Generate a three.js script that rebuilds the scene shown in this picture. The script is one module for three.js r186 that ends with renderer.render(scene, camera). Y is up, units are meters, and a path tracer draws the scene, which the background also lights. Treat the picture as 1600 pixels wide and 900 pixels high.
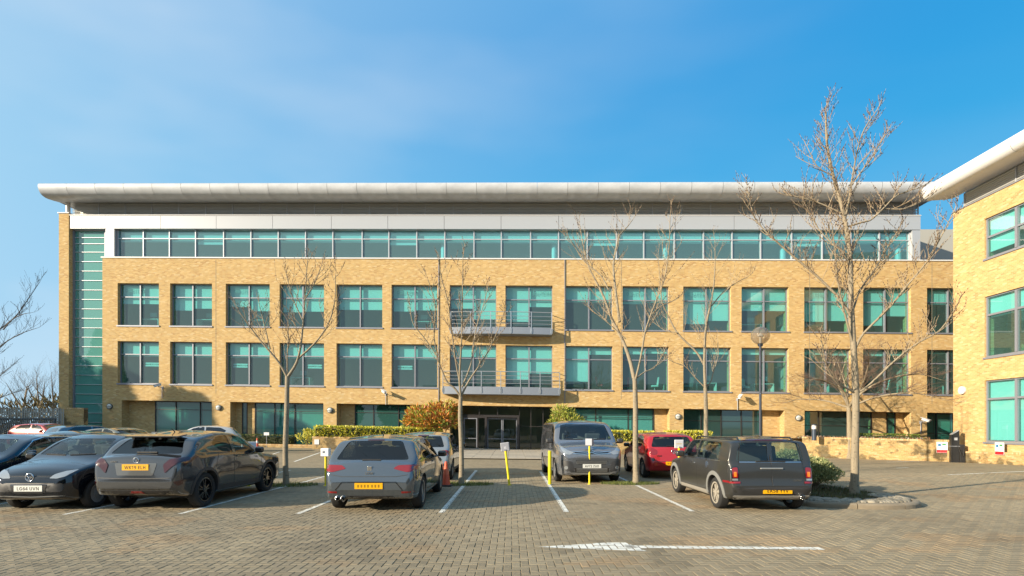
import * as THREE from 'three';
import { mergeGeometries, mergeVertices } from 'three/addons/utils/BufferGeometryUtils.js';
import { TessellateModifier } from 'three/addons/modifiers/TessellateModifier.js';
import { RoundedBoxGeometry } from 'three/addons/geometries/RoundedBoxGeometry.js';
import { TextGeometry } from 'three/addons/geometries/TextGeometry.js';
import { FontLoader } from 'three/addons/loaders/FontLoader.js';
import { Brush, Evaluator, SUBTRACTION } from 'three-bvh-csg';
import { MeshBVH } from 'three-mesh-bvh';

// ---------------------------------------------------------------- camera, sky, sun, exposure
const scene = new THREE.Scene();
const camera = new THREE.PerspectiveCamera(2 * Math.atan(450 / 830) * 180 / Math.PI, 16 / 9, 0.1, 900);
camera.position.set(0, 1.6, 0);
camera.lookAt(0, 1.6, -10);
camera.setViewOffset(1600, 900, 0, -218, 1600, 900);        // shifted lens: verticals stay upright
const EXPOSURE = 2.0;
const renderer = new THREE.WebGLRenderer({ antialias: true });
renderer.toneMapping = THREE.LinearToneMapping;
renderer.toneMappingExposure = EXPOSURE;
renderer.shadowMap.enabled = true;
const sunDir = new THREE.Vector3(-0.883, Math.tan(17.5 * Math.PI / 180), 0.469).normalize();
const sun = new THREE.DirectionalLight(new THREE.Color().setRGB(1, 0.86, 0.64), 5);
sun.position.copy(sunDir).multiplyScalar(120).add(new THREE.Vector3(0, 0, -22));
sun.target.position.set(0, 0, -22);
sun.castShadow = true; sun.shadow.radius = 1;
sun.shadow.mapSize.set(4096, 4096);
Object.assign(sun.shadow.camera, { left: -60, right: 60, top: 50, bottom: -50, near: 1, far: 300 });
scene.add(sun, sun.target);

function rng(a) { return () => { a = (a + 0x6d2b79f5) | 0; let t = Math.imul(a ^ (a >>> 15), 1 | a); t = (t + Math.imul(t ^ (t >>> 7), 61 | t)) ^ t; return ((t ^ (t >>> 14)) >>> 0) / 4294967296; }; }
const hash = (x, y, s = 0) => { let h = (Math.imul(x | 0, 374761393) + Math.imul(y | 0, 668265263) + Math.imul(s | 0, 2147483647 ^ 0x5bd1e995)) | 0; h = Math.imul(h ^ (h >>> 13), 1274126177); return ((h ^ (h >>> 16)) >>> 0) / 4294967296; };
const sm = (t) => t * t * (3 - 2 * t), lerp = (a, b, t) => a + (b - a) * t, clamp = (x, a = 0, b = 1) => Math.min(b, Math.max(a, x));
const smooth = (a, b, x) => sm(clamp((x - a) / (b - a)));
function vnoise(x, y, s = 0, per = 0) { const i = Math.floor(x), j = Math.floor(y), u = sm(x - i), v = sm(y - j), w = (n) => per ? ((n % per) + per) % per : n; return lerp(lerp(hash(w(i), w(j), s), hash(w(i + 1), w(j), s), u), lerp(hash(w(i), w(j + 1), s), hash(w(i + 1), w(j + 1), s), u), v); }
function fbm(x, y, s = 0, o = 4, per = 0) { let a = 0, k = 0.5, f = 1; for (let i = 0; i < o; i++) { a += k * vnoise(x * f, y * f, s + i, per ? per * f : 0); k /= 2; f *= 2; } return a / (1 - k * 2 + k); }

{ // clear winter sky, paler towards the sun and the horizon, thin wisps of cloud
  const w = 1024, h = 512, data = new Float32Array(w * h * 4), d = new THREE.Vector3();
  for (let j = 0; j < h; j++) for (let i = 0; i < w; i++) {
    const el = ((j + 0.5) / h - 0.5) * Math.PI, phi = ((i + 0.5) / w - 0.5) * 2 * Math.PI;
    d.set(Math.cos(el) * Math.cos(phi), Math.sin(el), Math.cos(el) * Math.sin(phi));
    const e = Math.max(0, d.y), c = d.dot(sunDir);
    const zen = [0.026, 0.325, 0.74], mid = [0.060, 0.44, 0.82], hor = [0.50, 0.76, 0.93];
    const a = smooth(0.62, 0.30, e), b = Math.pow(clamp(1 - e / 0.42), 1.6);
    const pale = Math.pow(clamp((c + 0.62) / 1.5), 1.3);
    const streak = fbm(d.x * 2.2 + d.y * 5 + 7, d.z * 2.2 + d.y * 7 - d.x * 1.5, 11, 5), low = clamp(1.3 - e * 2.0);
    const cl = clamp((streak - 0.40) * 2.0) * clamp(0.03 + pale * 0.9 + low * 0.14) * 0.7;
    for (let k = 0; k < 3; k++) {
      let v = lerp(lerp(zen[k], mid[k], a), hor[k], b * 0.75);
      v = lerp(v, [0.62, 0.83, 0.96][k], clamp(pale * 0.9));
      v = lerp(v, [0.86, 0.90, 0.95][k], cl);
      if (c > 0.8) v += [0.5, 0.45, 0.35][k] * Math.pow((c - 0.8) / 0.2, 3);
      if (d.y < 0) v = lerp(v, [0.20, 0.19, 0.16][k], smooth(0, -0.05, d.y));
      data[(j * w + i) * 4 + k] = v / EXPOSURE;
    }
    data[(j * w + i) * 4 + 3] = 1;
  }
  const t = new THREE.DataTexture(data, w, h, THREE.RGBAFormat, THREE.FloatType);
  t.mapping = THREE.EquirectangularReflectionMapping; t.magFilter = THREE.LinearFilter; t.minFilter = THREE.LinearFilter; t.wrapS = THREE.RepeatWrapping; t.needsUpdate = true;
  scene.background = t; scene.environment = t;
}

// ---------------------------------------------------------------- helpers
const used = new Map();
function numbered(n) { const k = used.get(n) ?? 0; used.set(n, k + 1); return k ? n + '_' + String(k).padStart(3, '0') : n; }
function shade(o) { o.castShadow = true; o.receiveShadow = true; return o; }
function part(name, geo, mat, parent, x = 0, y = 0, z = 0) { const m = shade(new THREE.Mesh(geo, mat)); m.name = name; m.position.set(x, y, z); parent.add(m); return m; }
function thing(name, label, category, x = 0, y = 0, z = 0, turn = 0, group) { const g = new THREE.Group(); g.name = numbered(name); g.position.set(x, y, z); g.rotation.y = turn; g.userData = { label, category }; if (group) g.userData.group = group; scene.add(g); return g; }
function sub(name, parent, x = 0, y = 0, z = 0) { const g = new THREE.Group(); g.name = name; g.position.set(x, y, z); parent.add(g); return g; }
function structure(name, geo, mat) { const m = part(name, geo, mat, scene); m.name = numbered(name); m.userData = { kind: 'structure' }; return m; }
const merge = (list) => mergeGeometries(list.map((g) => { const n = g.index ? g.toNonIndexed() : g.clone(); for (const k of Object.keys(n.attributes)) if (!['position', 'normal', 'uv'].includes(k)) n.deleteAttribute(k); return n; }));
function box(w, h, d, x = 0, y = 0, z = 0) { const g = new THREE.BoxGeometry(w, h, d); g.translate(x, y, z); return g; }
function span(x0, x1, y0, y1, z0, z1) { return box(x1 - x0, y1 - y0, z1 - z0, (x0 + x1) / 2, (y0 + y1) / 2, (z0 + z1) / 2); }
function cyl(r0, r1, h, n = 16, x = 0, y = 0, z = 0) { const g = new THREE.CylinderGeometry(r1, r0, h, n); g.translate(x, y + h / 2, z); return g; }
function bar(a, b, r, n = 6, r2 = r) { const A = new THREE.Vector3(...a), B = new THREE.Vector3(...b), d = B.clone().sub(A), g = new THREE.CylinderGeometry(r2, r, d.length(), n); g.applyQuaternion(new THREE.Quaternion().setFromUnitVectors(new THREE.Vector3(0, 1, 0), d.normalize())); g.translate((A.x + B.x) / 2, (A.y + B.y) / 2, (A.z + B.z) / 2); return g; }
function boxUV(g) { // metres from position, by the way the face points
  if (g.index) g = g.toNonIndexed();
  const p = g.attributes.position, n = g.attributes.normal, uv = new Float32Array(p.count * 2);
  for (let i = 0; i < p.count; i++) { const ax = Math.abs(n.getX(i)), ay = Math.abs(n.getY(i)), az = Math.abs(n.getZ(i)); uv[2 * i] = ax > az && ax > ay ? p.getZ(i) : p.getX(i); uv[2 * i + 1] = ay > ax && ay > az ? p.getZ(i) : p.getY(i); }
  g.setAttribute('uv', new THREE.BufferAttribute(uv, 2)); return g;
}
// lie of the land: the site falls gently to the right towards the offices
const SL = 0.017;
const fall = (Z) => SL * smooth(14, 36, Z);
const G = (x, z) => -fall(-z) * clamp(x, -60, 60);
const P = (px, py, Z, off = 0) => [(px - 800) / 830 * Z, 1.6 + (668 - py) * Z / 830, -Z + off];
const shear = (g) => { const p = g.attributes.position; for (let i = 0; i < p.count; i++) p.setY(i, p.getY(i) - SL * p.getX(i)); return g; };

// ---------------------------------------------------------------- materials
const rgb = (r, g, b) => new THREE.Color().setRGB(r, g, b);
const K = 0.82;   // base colours were picked a little high: one factor for all opaque surfaces
const std = (c, rough = 0.8, extra = {}) => new THREE.MeshStandardMaterial({ color: rgb(...c.map((v) => v * K)), roughness: rough, ...extra });
const phys = (c, rough, extra = {}) => new THREE.MeshPhysicalMaterial({ color: rgb(...c.map((v) => extra.transmission ? v : v * K)), roughness: rough, ...extra });
function texture(w, h, fn, srgb = false) {
  const d = new Uint8Array(w * h * 4);
  for (let j = 0; j < h; j++) for (let i = 0; i < w; i++) { const c = fn(i, j), o = (j * w + i) * 4; d[o] = clamp(c[0]) * 255; d[o + 1] = clamp(c[1]) * 255; d[o + 2] = clamp(c[2]) * 255; d[o + 3] = 255; }
  const t = new THREE.DataTexture(d, w, h); t.wrapS = t.wrapT = THREE.RepeatWrapping; t.magFilter = THREE.LinearFilter; t.minFilter = THREE.LinearMipmapLinearFilter; t.generateMipmaps = true; if (srgb) t.colorSpace = THREE.SRGBColorSpace; t.needsUpdate = true; return t;
}
const toS = (v) => v <= 0.0031308 ? v * 12.92 : 1.055 * Math.pow(v, 1 / 2.4) - 0.055;
// buff stock brick: 40 bricks by 96 courses on 8.64 x 7.2 m
const BW = 2048, BH = 2048;
function brickTexture(tones, mortar) {
  const cols = []; for (let c = 0; c < 96; c++) { cols.push([]); for (let b = 0; b < 40; b++) { const t = hash(b, c, 3), k = tones[t < 0.62 ? 0 : t < 0.82 ? 1 : t < 0.94 ? 2 : 3], v = 0.90 + 0.2 * hash(b, c, 5); cols[c].push(k.map((x) => x * v)); } }
  const t = texture(BW, BH, (i, j) => {
    const y = j / BH * 96, c = Math.floor(y) % 96, x = i / BW * 40 + (c % 2) * 0.5, b = Math.floor(x) % 40, fx = x - Math.floor(x), fy = y - Math.floor(y);
    const blot = 0.90 + 0.2 * fbm(i / BW * 10, j / BH * 8, 21, 3, 0) * (1) , gr = 0.94 + 0.12 * hash(i, j, 9);
    const k = (fx < 0.045 || fy < 0.13) ? mortar : cols[c][b];
    return k.map((v) => toS(v * gr * (0.82 + 0.2 * blot)));
  }, true);
  t.repeat.set(1 / 8.64, 1 / 7.2); t.anisotropy = 8; return t;
}
const brickMap = brickTexture([[0.525, 0.343, 0.135], [0.575, 0.395, 0.175], [0.45, 0.272, 0.105], [0.60, 0.445, 0.235]], [0.52, 0.41, 0.255]);
// the free-standing walls carry lichen and grime in patches
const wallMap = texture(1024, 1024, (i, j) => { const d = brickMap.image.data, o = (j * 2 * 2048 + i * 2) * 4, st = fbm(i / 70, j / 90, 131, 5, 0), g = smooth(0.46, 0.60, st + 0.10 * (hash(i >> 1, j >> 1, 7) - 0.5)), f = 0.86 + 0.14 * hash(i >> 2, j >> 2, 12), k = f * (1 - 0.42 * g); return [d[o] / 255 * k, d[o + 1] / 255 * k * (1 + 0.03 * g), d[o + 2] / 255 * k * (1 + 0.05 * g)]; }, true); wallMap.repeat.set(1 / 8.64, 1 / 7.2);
const noiseMap = texture(512, 512, (i, j) => { const v = 0.35 * fbm(i / 64, j / 64, 31, 4, 8) + 0.65 * hash(i, j, 4); return [v, v, v]; });
const softMap = texture(512, 512, (i, j) => { const v = 0.78 + 0.3 * (fbm(i / 64, j / 64, 41, 5, 8) - 0.3); return [v, v, v]; });
const M = {
  brick: std([1, 1, 1], 0.92, { map: brickMap }),
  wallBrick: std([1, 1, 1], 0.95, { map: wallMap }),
  capBrick: [std([0.58, 0.38, 0.18], 0.9), std([0.5, 0.31, 0.14], 0.9), std([0.62, 0.45, 0.25], 0.9)],
  white: std([0.74, 0.74, 0.76], 0.45), panel: phys([0.50, 0.52, 0.56], 0.34, { metalness: 0.25 }),
  eave: phys([0.68, 0.70, 0.74], 0.42, { map: softMap }), louvre: std([0.60, 0.60, 0.58], 0.55, { metalness: 0.3 }), dark: std([0.03, 0.03, 0.035], 0.6),
  frame: std([0.27, 0.28, 0.33], 0.45, { metalness: 0.3 }), lightFrame: std([0.55, 0.57, 0.62], 0.4, { metalness: 0.3 }), blackFrame: std([0.035, 0.03, 0.03], 0.4),
  steel: std([0.29, 0.32, 0.38], 0.4, { metalness: 0.35 }), rail: std([0.60, 0.62, 0.65], 0.3, { metalness: 0.7 }),
  glass: phys([0.37, 0.76, 0.75], 0.0, { transmission: 0.94, thickness: 0, ior: 1.85 }),
  topGlass: phys([0.34, 0.74, 0.78], 0.0, { transmission: 0.88, thickness: 0, ior: 2.0 }),
  stairGlass: phys([0.22, 0.64, 0.58], 0.0, { transmission: 0.62, thickness: 0, ior: 1.9 }),
  darkGlass: phys([0.20, 0.60, 0.54], 0.0, { transmission: 0.88, thickness: 0, ior: 1.7 }),
  doorGlass: phys([0.62, 0.76, 0.70], 0.0, { transmission: 1, thickness: 0, ior: 1.6 }),
  blind: std([0.80, 0.82, 0.80], 0.9), roomWall: std([0.40, 0.39, 0.36], 0.9), carpet: std([0.09, 0.10, 0.11], 0.95), ceiling: std([0.6, 0.6, 0.58], 0.9),
  yellow: std([0.82, 0.66, 0.01], 0.5), signWhite: std([0.78, 0.78, 0.80], 0.5), signGrey: std([0.42, 0.43, 0.47], 0.5),
  stone: std([0.50, 0.46, 0.40], 0.85, { map: softMap }), concrete: std([0.30, 0.26, 0.20], 0.9, { map: softMap }),
};
// ---------------------------------------------------------------- ground
const BLK = { x0: -19, x1: 18, z0: 4.6, z1: 19.4 };          // laid block by block here (z is distance from the camera)
{
  const xs = [-400, -150, -70, -45], zs = [];
  for (let x = -36; x <= 36; x += 1.5) xs.push(x); xs.push(45, 70, 150, 400);
  const inner = [BLK.x0, BLK.x1]; xs.push(...inner); xs.sort((a, b) => a - b);
  for (const z of [-400, -120, -40, -10, 0, 3]) zs.push(z);
  for (let z = BLK.z0; z < 45; z += 0.74) zs.push(z); zs.push(BLK.z1, 50, 60, 90, 150, 300, 600); zs.sort((a, b) => a - b);
  const pos = [], uv = [], idx = [], nx = xs.length;
  for (const z of zs) for (const x of xs) { const inside = x > BLK.x0 - .01 && x < BLK.x1 + .01 && z > BLK.z0 - .01 && z < BLK.z1 - .3; pos.push(x, G(x, -z) - (inside ? 0.014 : 0), -z); uv.push(x / 9, z / 9); }
  for (let j = 0; j + 1 < zs.length; j++) for (let i = 0; i + 1 < nx; i++) { const a = j * nx + i; idx.push(a, a + 1, a + nx, a + 1, a + nx + 1, a + nx); }
  const g = new THREE.BufferGeometry(); g.setAttribute('position', new THREE.Float32BufferAttribute(pos, 3)); g.setAttribute('uv', new THREE.Float32BufferAttribute(uv, 2)); g.setIndex(idx); g.computeVertexNormals();
  const map = texture(1024, 1024, (i, j) => { // block paving too far off to tell the blocks apart
    const x = i / 1024 * 9, z = j / 1024 * 9, joint = (Math.floor(i / 11.4) + Math.floor(j / 11.4)) % 2, v = 0.8 + 0.28 * hash(Math.floor(i / 11.4), Math.floor(j / 22.8) + joint, 7) + 0.22 * (fbm(x * 1.1, z * 1.1, 51, 4, 0) - 0.5), n = 0.92 + 0.16 * hash(i, j, 8);
    return [0.315 * v * n, 0.25 * v * n, 0.16 * v * n].map(toS);
  }, true);
  const ground = structure('ground', g, std([1, 1, 1], 0.9, { map }));
  // herringbone blocks
  const u = 0.1, H = 0.014, bw = 0.0935, bl = 0.1935, c = 0.005;
  const blockGeo = (w, l) => { const s = new THREE.Shape([[-w / 2, -l / 2], [w / 2, -l / 2], [w / 2, l / 2], [-w / 2, l / 2]].map((p) => new THREE.Vector2(...p)));
    const q = []; const add = (a, b, d, e) => q.push(a, b, d, a, d, e); const T = [[-1, 1], [1, 1], [1, -1], [-1, -1]];
    const top = T.map(([x, z]) => [x * (w / 2 - c), 0, z * (l / 2 - c)]), mid = T.map(([x, z]) => [x * w / 2, -c * 0.8, z * l / 2]), low = T.map(([x, z]) => [x * w / 2, -0.03, z * l / 2]);
    add(...top); for (let i = 0; i < 4; i++) { const k = (i + 1) % 4; add(top[k], top[i], mid[i], mid[k]); add(mid[k], mid[i], low[i], low[k]); }
    const b = new THREE.BufferGeometry(); b.setAttribute('position', new THREE.Float32BufferAttribute(q.flat(), 3)); b.computeVertexNormals();
    b.setAttribute('uv', new THREE.Float32BufferAttribute(q.flatMap((p) => [p[0] * 3, p[2] * 3]), 2)); return b; };
  const geoX = blockGeo(bl, bw), geoZ = blockGeo(bw, bl), blocks = [];
  for (let j = Math.floor(BLK.z0 / u); j < BLK.z1 / u; j++) for (let i = Math.floor(BLK.x0 / u); i < BLK.x1 / u; i++) {
    const m = (((i - j) % 4) + 4) % 4; if (m !== 0 && m !== 3) continue;
    const w = m === 0 ? 2 : 1, l = m === 0 ? 1 : 2, x = (i + w / 2) * u, Z = (j + l / 2) * u;
    if (Z > BLK.z1 - 0.25 || Math.abs(x) > 1.02 * Z + 0.8) continue;
    blocks.push({ x, Z, w, l, y: G(x, -Z) + (hash(i, j, 2) - 0.5) * 0.004 });
  }
  const tone = (b) => { const r = hash(Math.round(b.x * 20), Math.round(b.Z * 20), 13), st = fbm(b.x * 0.55 + 9, b.Z * 0.55, 61, 4), or = smooth(0.55, 0.68, fbm(b.x * 0.8, b.Z * 1.3 + 4, 71, 3)), oil = smooth(0.64, 0.72, fbm(b.x * 1.6 + 31, b.Z * 1.6, 83, 3)), v = (0.86 + 0.3 * r) * (0.80 + 0.4 * st) * (1 - 0.2 * oil); return [0.340 * v * (1 + 0.12 * or), 0.274 * v, 0.178 * v * (1 - 0.1 * or)]; };
  blocks.sort((a, b) => a.Z - b.Z + (Math.abs(a.x) - Math.abs(b.x)) * 0.001);
  const near = blocks.filter((b) => b.Z > 5.62 && Math.abs(b.x) < 0.964 * b.Z).slice(0, 300), set = new Set(near);
  const tones = []; for (let k = 0; k < 8; k++) tones.push(std([0.295 + 0.014 * k, 0.238 + 0.0113 * k, 0.155 + 0.0073 * k], 0.88, { map: softMap, bumpMap: noiseMap, bumpScale: 0.0012 }));
  for (const b of near) { const v = tone(b)[1]; part('paving_block', b.w === 2 ? geoX : geoZ, tones[clamp(Math.round((v - 0.238) / 0.0113), 0, 7)], ground, b.x, b.y, -b.Z); }
  const mat = std([1, 1, 1], 0.88, { map: softMap, bumpMap: noiseMap, bumpScale: 0.0012 });
  for (const [geo, w] of [[geoX, 2], [geoZ, 1]]) {
    const list = blocks.filter((b) => b.w === w && !set.has(b)), im = new THREE.InstancedMesh(geo, mat, list.length), m = new THREE.Matrix4();
    list.forEach((b, k) => { im.setMatrixAt(k, m.makeTranslation(b.x, b.y, -b.Z)); im.setColorAt(k, rgb(...tone(b))); });
    im.name = 'paving_blocks'; im.userData = { kind: 'stuff' }; shade(im); ground.add(im);
  }
  globalThis.BLOCKS = blocks;
}
// painted markings: the paint lies on the block faces and leaves the joints bare
const paint = std([0.92, 0.91, 0.86], 0.75, { map: texture(256, 256, (i, j) => { const w = fbm(i / 16, j / 16, 81, 4, 16), k = w > 0.64 ? 0.68 : 0.97; return [k, k * 0.985, k * 0.95]; }) });
function clip(poly, x0, x1, z0, z1) {
  for (const [ax, lim, sg] of [[0, x0, 1], [0, x1, -1], [1, z0, 1], [1, z1, -1]]) {
    const out = []; for (let i = 0; i < poly.length; i++) { const a = poly[i], b = poly[(i + 1) % poly.length], da = (a[ax] - lim) * sg, db = (b[ax] - lim) * sg; if (da >= 0) out.push(a); if (da * db < 0) { const t = da / (da - db); out.push([lerp(a[0], b[0], t), lerp(a[1], b[1], t)]); } }
    poly = out; if (poly.length < 3) return [];
  } return poly;
}
function marking(name, label, polys, group) { // polys: convex, [x, distance]
  const pos = [], uv = [], idx = [];
  const put = (p, y) => { const s = pos.length / 3; for (const [x, Z] of p) { pos.push(x, y ?? G(x, -Z) + 0.005, -Z); uv.push(x * 1.3, Z * 1.3); } for (let i = 1; i + 1 < p.length; i++) idx.push(s, s + i, s + i + 1); };
  for (const poly of polys) {
    const xs = poly.map((p) => p[0]), zs = poly.map((p) => p[1]), x0 = Math.min(...xs), x1 = Math.max(...xs), z0 = Math.min(...zs), z1 = Math.max(...zs);
    for (const b of BLOCKS) { const hx = b.w * 0.05 - 0.007, hz = b.l * 0.05 - 0.007; if (b.x + hx < x0 || b.x - hx > x1 || b.Z + hz < z0 || b.Z - hz > z1) continue; const c = clip(poly, b.x - hx, b.x + hx, b.Z - hz, b.Z + hz); if (c.length) put(c, b.y + 0.0035); }
    const far = clip(poly, -99, 99, BLK.z1 - 0.2, 99); if (far.length) put(far);
  }
  const g = new THREE.BufferGeometry(); g.setAttribute('position', new THREE.Float32BufferAttribute(pos, 3)); g.setAttribute('uv', new THREE.Float32BufferAttribute(uv, 2)); g.setIndex(idx); g.computeVertexNormals();
  const n = g.attributes.normal; for (let i = 0; i < n.count; i++) n.setXYZ(i, 0, 1, 0);
  const m = part(numbered(name), g, paint, scene); m.userData = { label, category: 'road marking' }; if (group) m.userData.group = group; return m;
}
const strip = (x0, z0, x1, z1, w = 0.1) => { const l = Math.hypot(x1 - x0, z1 - z0), a = -(z1 - z0) / l * w / 2, b = (x1 - x0) / l * w / 2, q = [[x0 + a, z0 + b], [x0 - a, z0 - b], [x1 - a, z1 - b], [x1 + a, z1 + b]]; return q; };
const bayNames = [[-8.23, 9.76, 14.6, 'white bay line between the small dark hatchback and the grey crossover'], [-6.16, 9.84, 14.7, 'white bay line beside the wheels of the grey crossover'], [-3.97, 9.84, 14.6, 'white bay line beside the left flank of the grey hatchback with twin exhausts'],
  [-1.33, 9.98, 19.7, 'long white bay line running past the second slim tree to the silver hatchback'], [1.03, 10.06, 19.3, 'long white bay line passing the thick yellow bollard and the van'], [3.44, 10.14, 14.7, 'white bay line ending at the tree beside the black estate car'],
  [-6.1, 15.0, 19.6, 'white bay line behind the slim tree beside the grey crossover'], [-8.2, 15.4, 19.6, 'short white bay line behind the front wheel of the grey crossover'], [3.46, 15.9, 19.8, 'white bay line between the van and the red hatchback'], [-10.7, 9.9, 14.6, 'white bay line between the dark blue car and the small dark hatchback']];
for (const [x, a, b, l] of bayNames) marking('bay_line', l, [strip(x, a, x, b)], 'bay lines of the car park');
marking('bay_line', 'white bay line on the far paving left of the brick planter', [strip(-9.75, 23.8, -11.0, 30.4)], 'bay lines of the car park');
marking('bay_line', 'white bay line on the far paving in front of the low dark hedge', [strip(-12.1, 25.6, -13.4, 30.6)], 'bay lines of the car park');
for (const [a, b, l] of [[[1481, 742], [1640, 735], 'white bay line on the paving beside the brick wing, the one farthest from its wall'], [[1400, 731.5], [1583, 725.5], 'white bay line pointing at the sign on the low wall of the brick wing'], [[1385, 722], [1500, 719.3], 'faint white bay line ending at the dark charging post']]) {
  const W = ([px, py]) => { let Z = 25; for (let k = 0; k < 30; k++) { const X = (px - 800) / 830 * Z; Z = 830 * (1.6 - G(X, -Z)) / (py - 668); } return [(px - 800) / 830 * Z, Z]; };
  const A = W(a), B = W(b); marking('bay_line', l, [strip(...A, ...B, 0.11)], 'bay lines of the car park');
}
marking('direction_arrow', 'long white painted direction arrow lying across the block paving', [[[0.32, 7.10], [1.74, 6.86], [1.4, 7.14]], [[0.32, 7.10], [1.4, 7.14], [1.32, 7.38]], [[1.4, 7.15], [1.74, 6.86], [1.58, 7.38], [1.32, 7.38]], strip(1.52, 7.12, 4.1, 7.02, 0.15)]);

// ---------------------------------------------------------------- entrance pavement of pale slabs
{
  const pave = structure('entrance_pavement', (() => { const g = new THREE.PlaneGeometry(11.4, 12.4, 22, 12); g.rotateX(-Math.PI / 2); g.translate(-0.4, 0, -32.6); const p = g.attributes.position; for (let i = 0; i < p.count; i++) p.setY(i, 0.05 + G(p.getX(i), p.getZ(i))); return g; })(), std([0.22, 0.19, 0.15], 0.9));
  const geo = new RoundedBoxGeometry(0.885, 0.05, 0.885, 1, 0.006), tones = [0, 1, 2, 3].map((k) => std([0.46 + 0.03 * k, 0.41 + 0.025 * k, 0.34 + 0.02 * k], 0.85, { map: softMap }));
  const g2 = shear(geo.clone());
  for (let j = 0; j < 13; j++) for (let i = 0; i < 12; i++) { const x = -5.6 + i * 0.9 + 0.45, z = -26.55 - j * 0.9 - 0.45; part('slab', g2, tones[Math.floor(hash(i, j, 6) * 4)], pave, x, G(x, z) + 0.05, z); }
}
// ---------------------------------------------------------------- main office building (local u along the front, w towards the car park)
const PSI = Math.asin(0.0415), FZ = -37.3;
const office = thing('office_building', 'long four storey buff brick office block with curved white eave and teal glazing', 'building', 0, 0, FZ, -PSI);
const uw = (px, off = 0) => { const z0 = -FZ - off; return (px - 800) * z0 / (830 * Math.cos(PSI) + (px - 800) * Math.sin(PSI)); };
const bp = (name, geo, mat, parent = office) => part(name, shear(geo), mat, parent);
const rectHole = (a, b, c, d) => { const p = new THREE.Path(); p.moveTo(a, c); p.lineTo(a, d); p.lineTo(b, d); p.lineTo(b, c); p.closePath(); return p; };
const wins = [[-28.54, -25.58], [-24.63, -21.65], [-20.52, -17.42], [-16.58, -13.47], [-12.45, -9.27], [-8.49, -5.34], [-4.34, -1.17], [-0.4, 2.78], [3.81, 6.96], [7.76, 10.84], [11.94, 15.08], [15.91, 18.98], [20.14, 23.14], [24.08, 27.13], [28.31, 31.3], [32.2, 35.2]].map(([a, b]) => [a - 0.06, b + 0.06]);
const rows = [{ s: 8.53, h: 11.58, t: 10.63 }, { s: 4.33, h: 7.38, t: 6.46 }];
const bays = [[-28.3, -21.6], [-20.25, -13.45], [-12.5, -5.3], [-4.4, 2.84], [3.75, 10.95], [11.9, 18.75], [20.1, 27.2], [28.25, 35.2]];
{
  const s = new THREE.Shape(); s.moveTo(-29.74, -0.8); s.lineTo(37, -0.8); s.lineTo(37, 13.4); s.lineTo(-29.74, 13.4); s.closePath();
  for (const [a, b] of wins) for (const r of rows) s.holes.push(rectHole(a, b, r.s, r.h));
  for (const [a, b] of bays) s.holes.push(rectHole(a, b, -0.35, 3.1));
  const g = new THREE.ExtrudeGeometry(s, { depth: 0.8, bevelEnabled: false }); g.translate(0, 0, -0.8); bp('brick_wall', boxUV(g), M.brick);
  bp('coping', span(-29.82, 37, 13.4, 13.48, -0.5, 0.06), M.white);
  bp('end_wall', boxUV(span(-33.0, -32.25, -0.8, 16.62, -7, 0.02)), M.brick);
  bp('pier_cap', span(-33.06, -32.2, 16.62, 16.68, -7, 0.08), M.white);
  bp('side_wall', boxUV(span(36.2, 36.98, -0.8, 13.3, -12, -0.82)), M.brick);
}
// windows: frame, four panes, sill, blinds
const paneCache = new Map();
function sheared(key, make) { if (!paneCache.has(key)) paneCache.set(key, shear(make())); return paneCache.get(key); }
const dropTop = [[.45, .45], [.6, .55], [.5, .6], [.62, .6], [.55, .55], [.58, .55], [.5, .75], [.8, .45], [.33, .33], [.36, .33], [.82, .74], [.5, .5], [.74, .72], [.82, .6], [.33, .33], [.4, .4]];
const dropMid = [[.33, .33], [.33, .33], [.33, .33], [.33, .33], [.33, .33], [.33, .33], [.25, .25], [.78, .62], [.8, .16], [.14, .12], [.12, .12], [.12, .12], [.1, .12], [.12, .1], [.06, .06], [.1, .1]];
const font = await new FontLoader().loadAsync('fonts/droid/droid_sans_regular.typeface.json');
const letterGeo = shear(new TextGeometry('doTERRA', { font, size: 0.27, depth: 0.006, curveSegments: 3 }));
const letterMat = std([0.38, 0.52, 0.50], 0.6);
const stripTex = (() => { const c = document.createElement('canvas'); c.width = 256; c.height = 64; const x = c.getContext('2d'); x.fillStyle = '#f2f6f4'; x.fillRect(0, 0, 256, 64); x.fillStyle = '#0d6a60'; x.fillRect(0, 16, 256, 30); x.fillStyle = '#e8f2ee'; const r = rng(5); for (let k = 0; k < 12; k++) if (k !== 4) { x.fillRect(14 + k * 19.5, 20, 4, 22); x.fillRect(14 + k * 19.5, r() < 0.5 ? 20 : 29, 12, 4); if (r() < 0.5) x.fillRect(22 + k * 19.5, 20, 4, 22); } const t = new THREE.CanvasTexture(c); t.colorSpace = THREE.SRGBColorSpace; return t; })();
const stripMat = std([1, 1, 1], 0.6, { map: stripTex });
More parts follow.
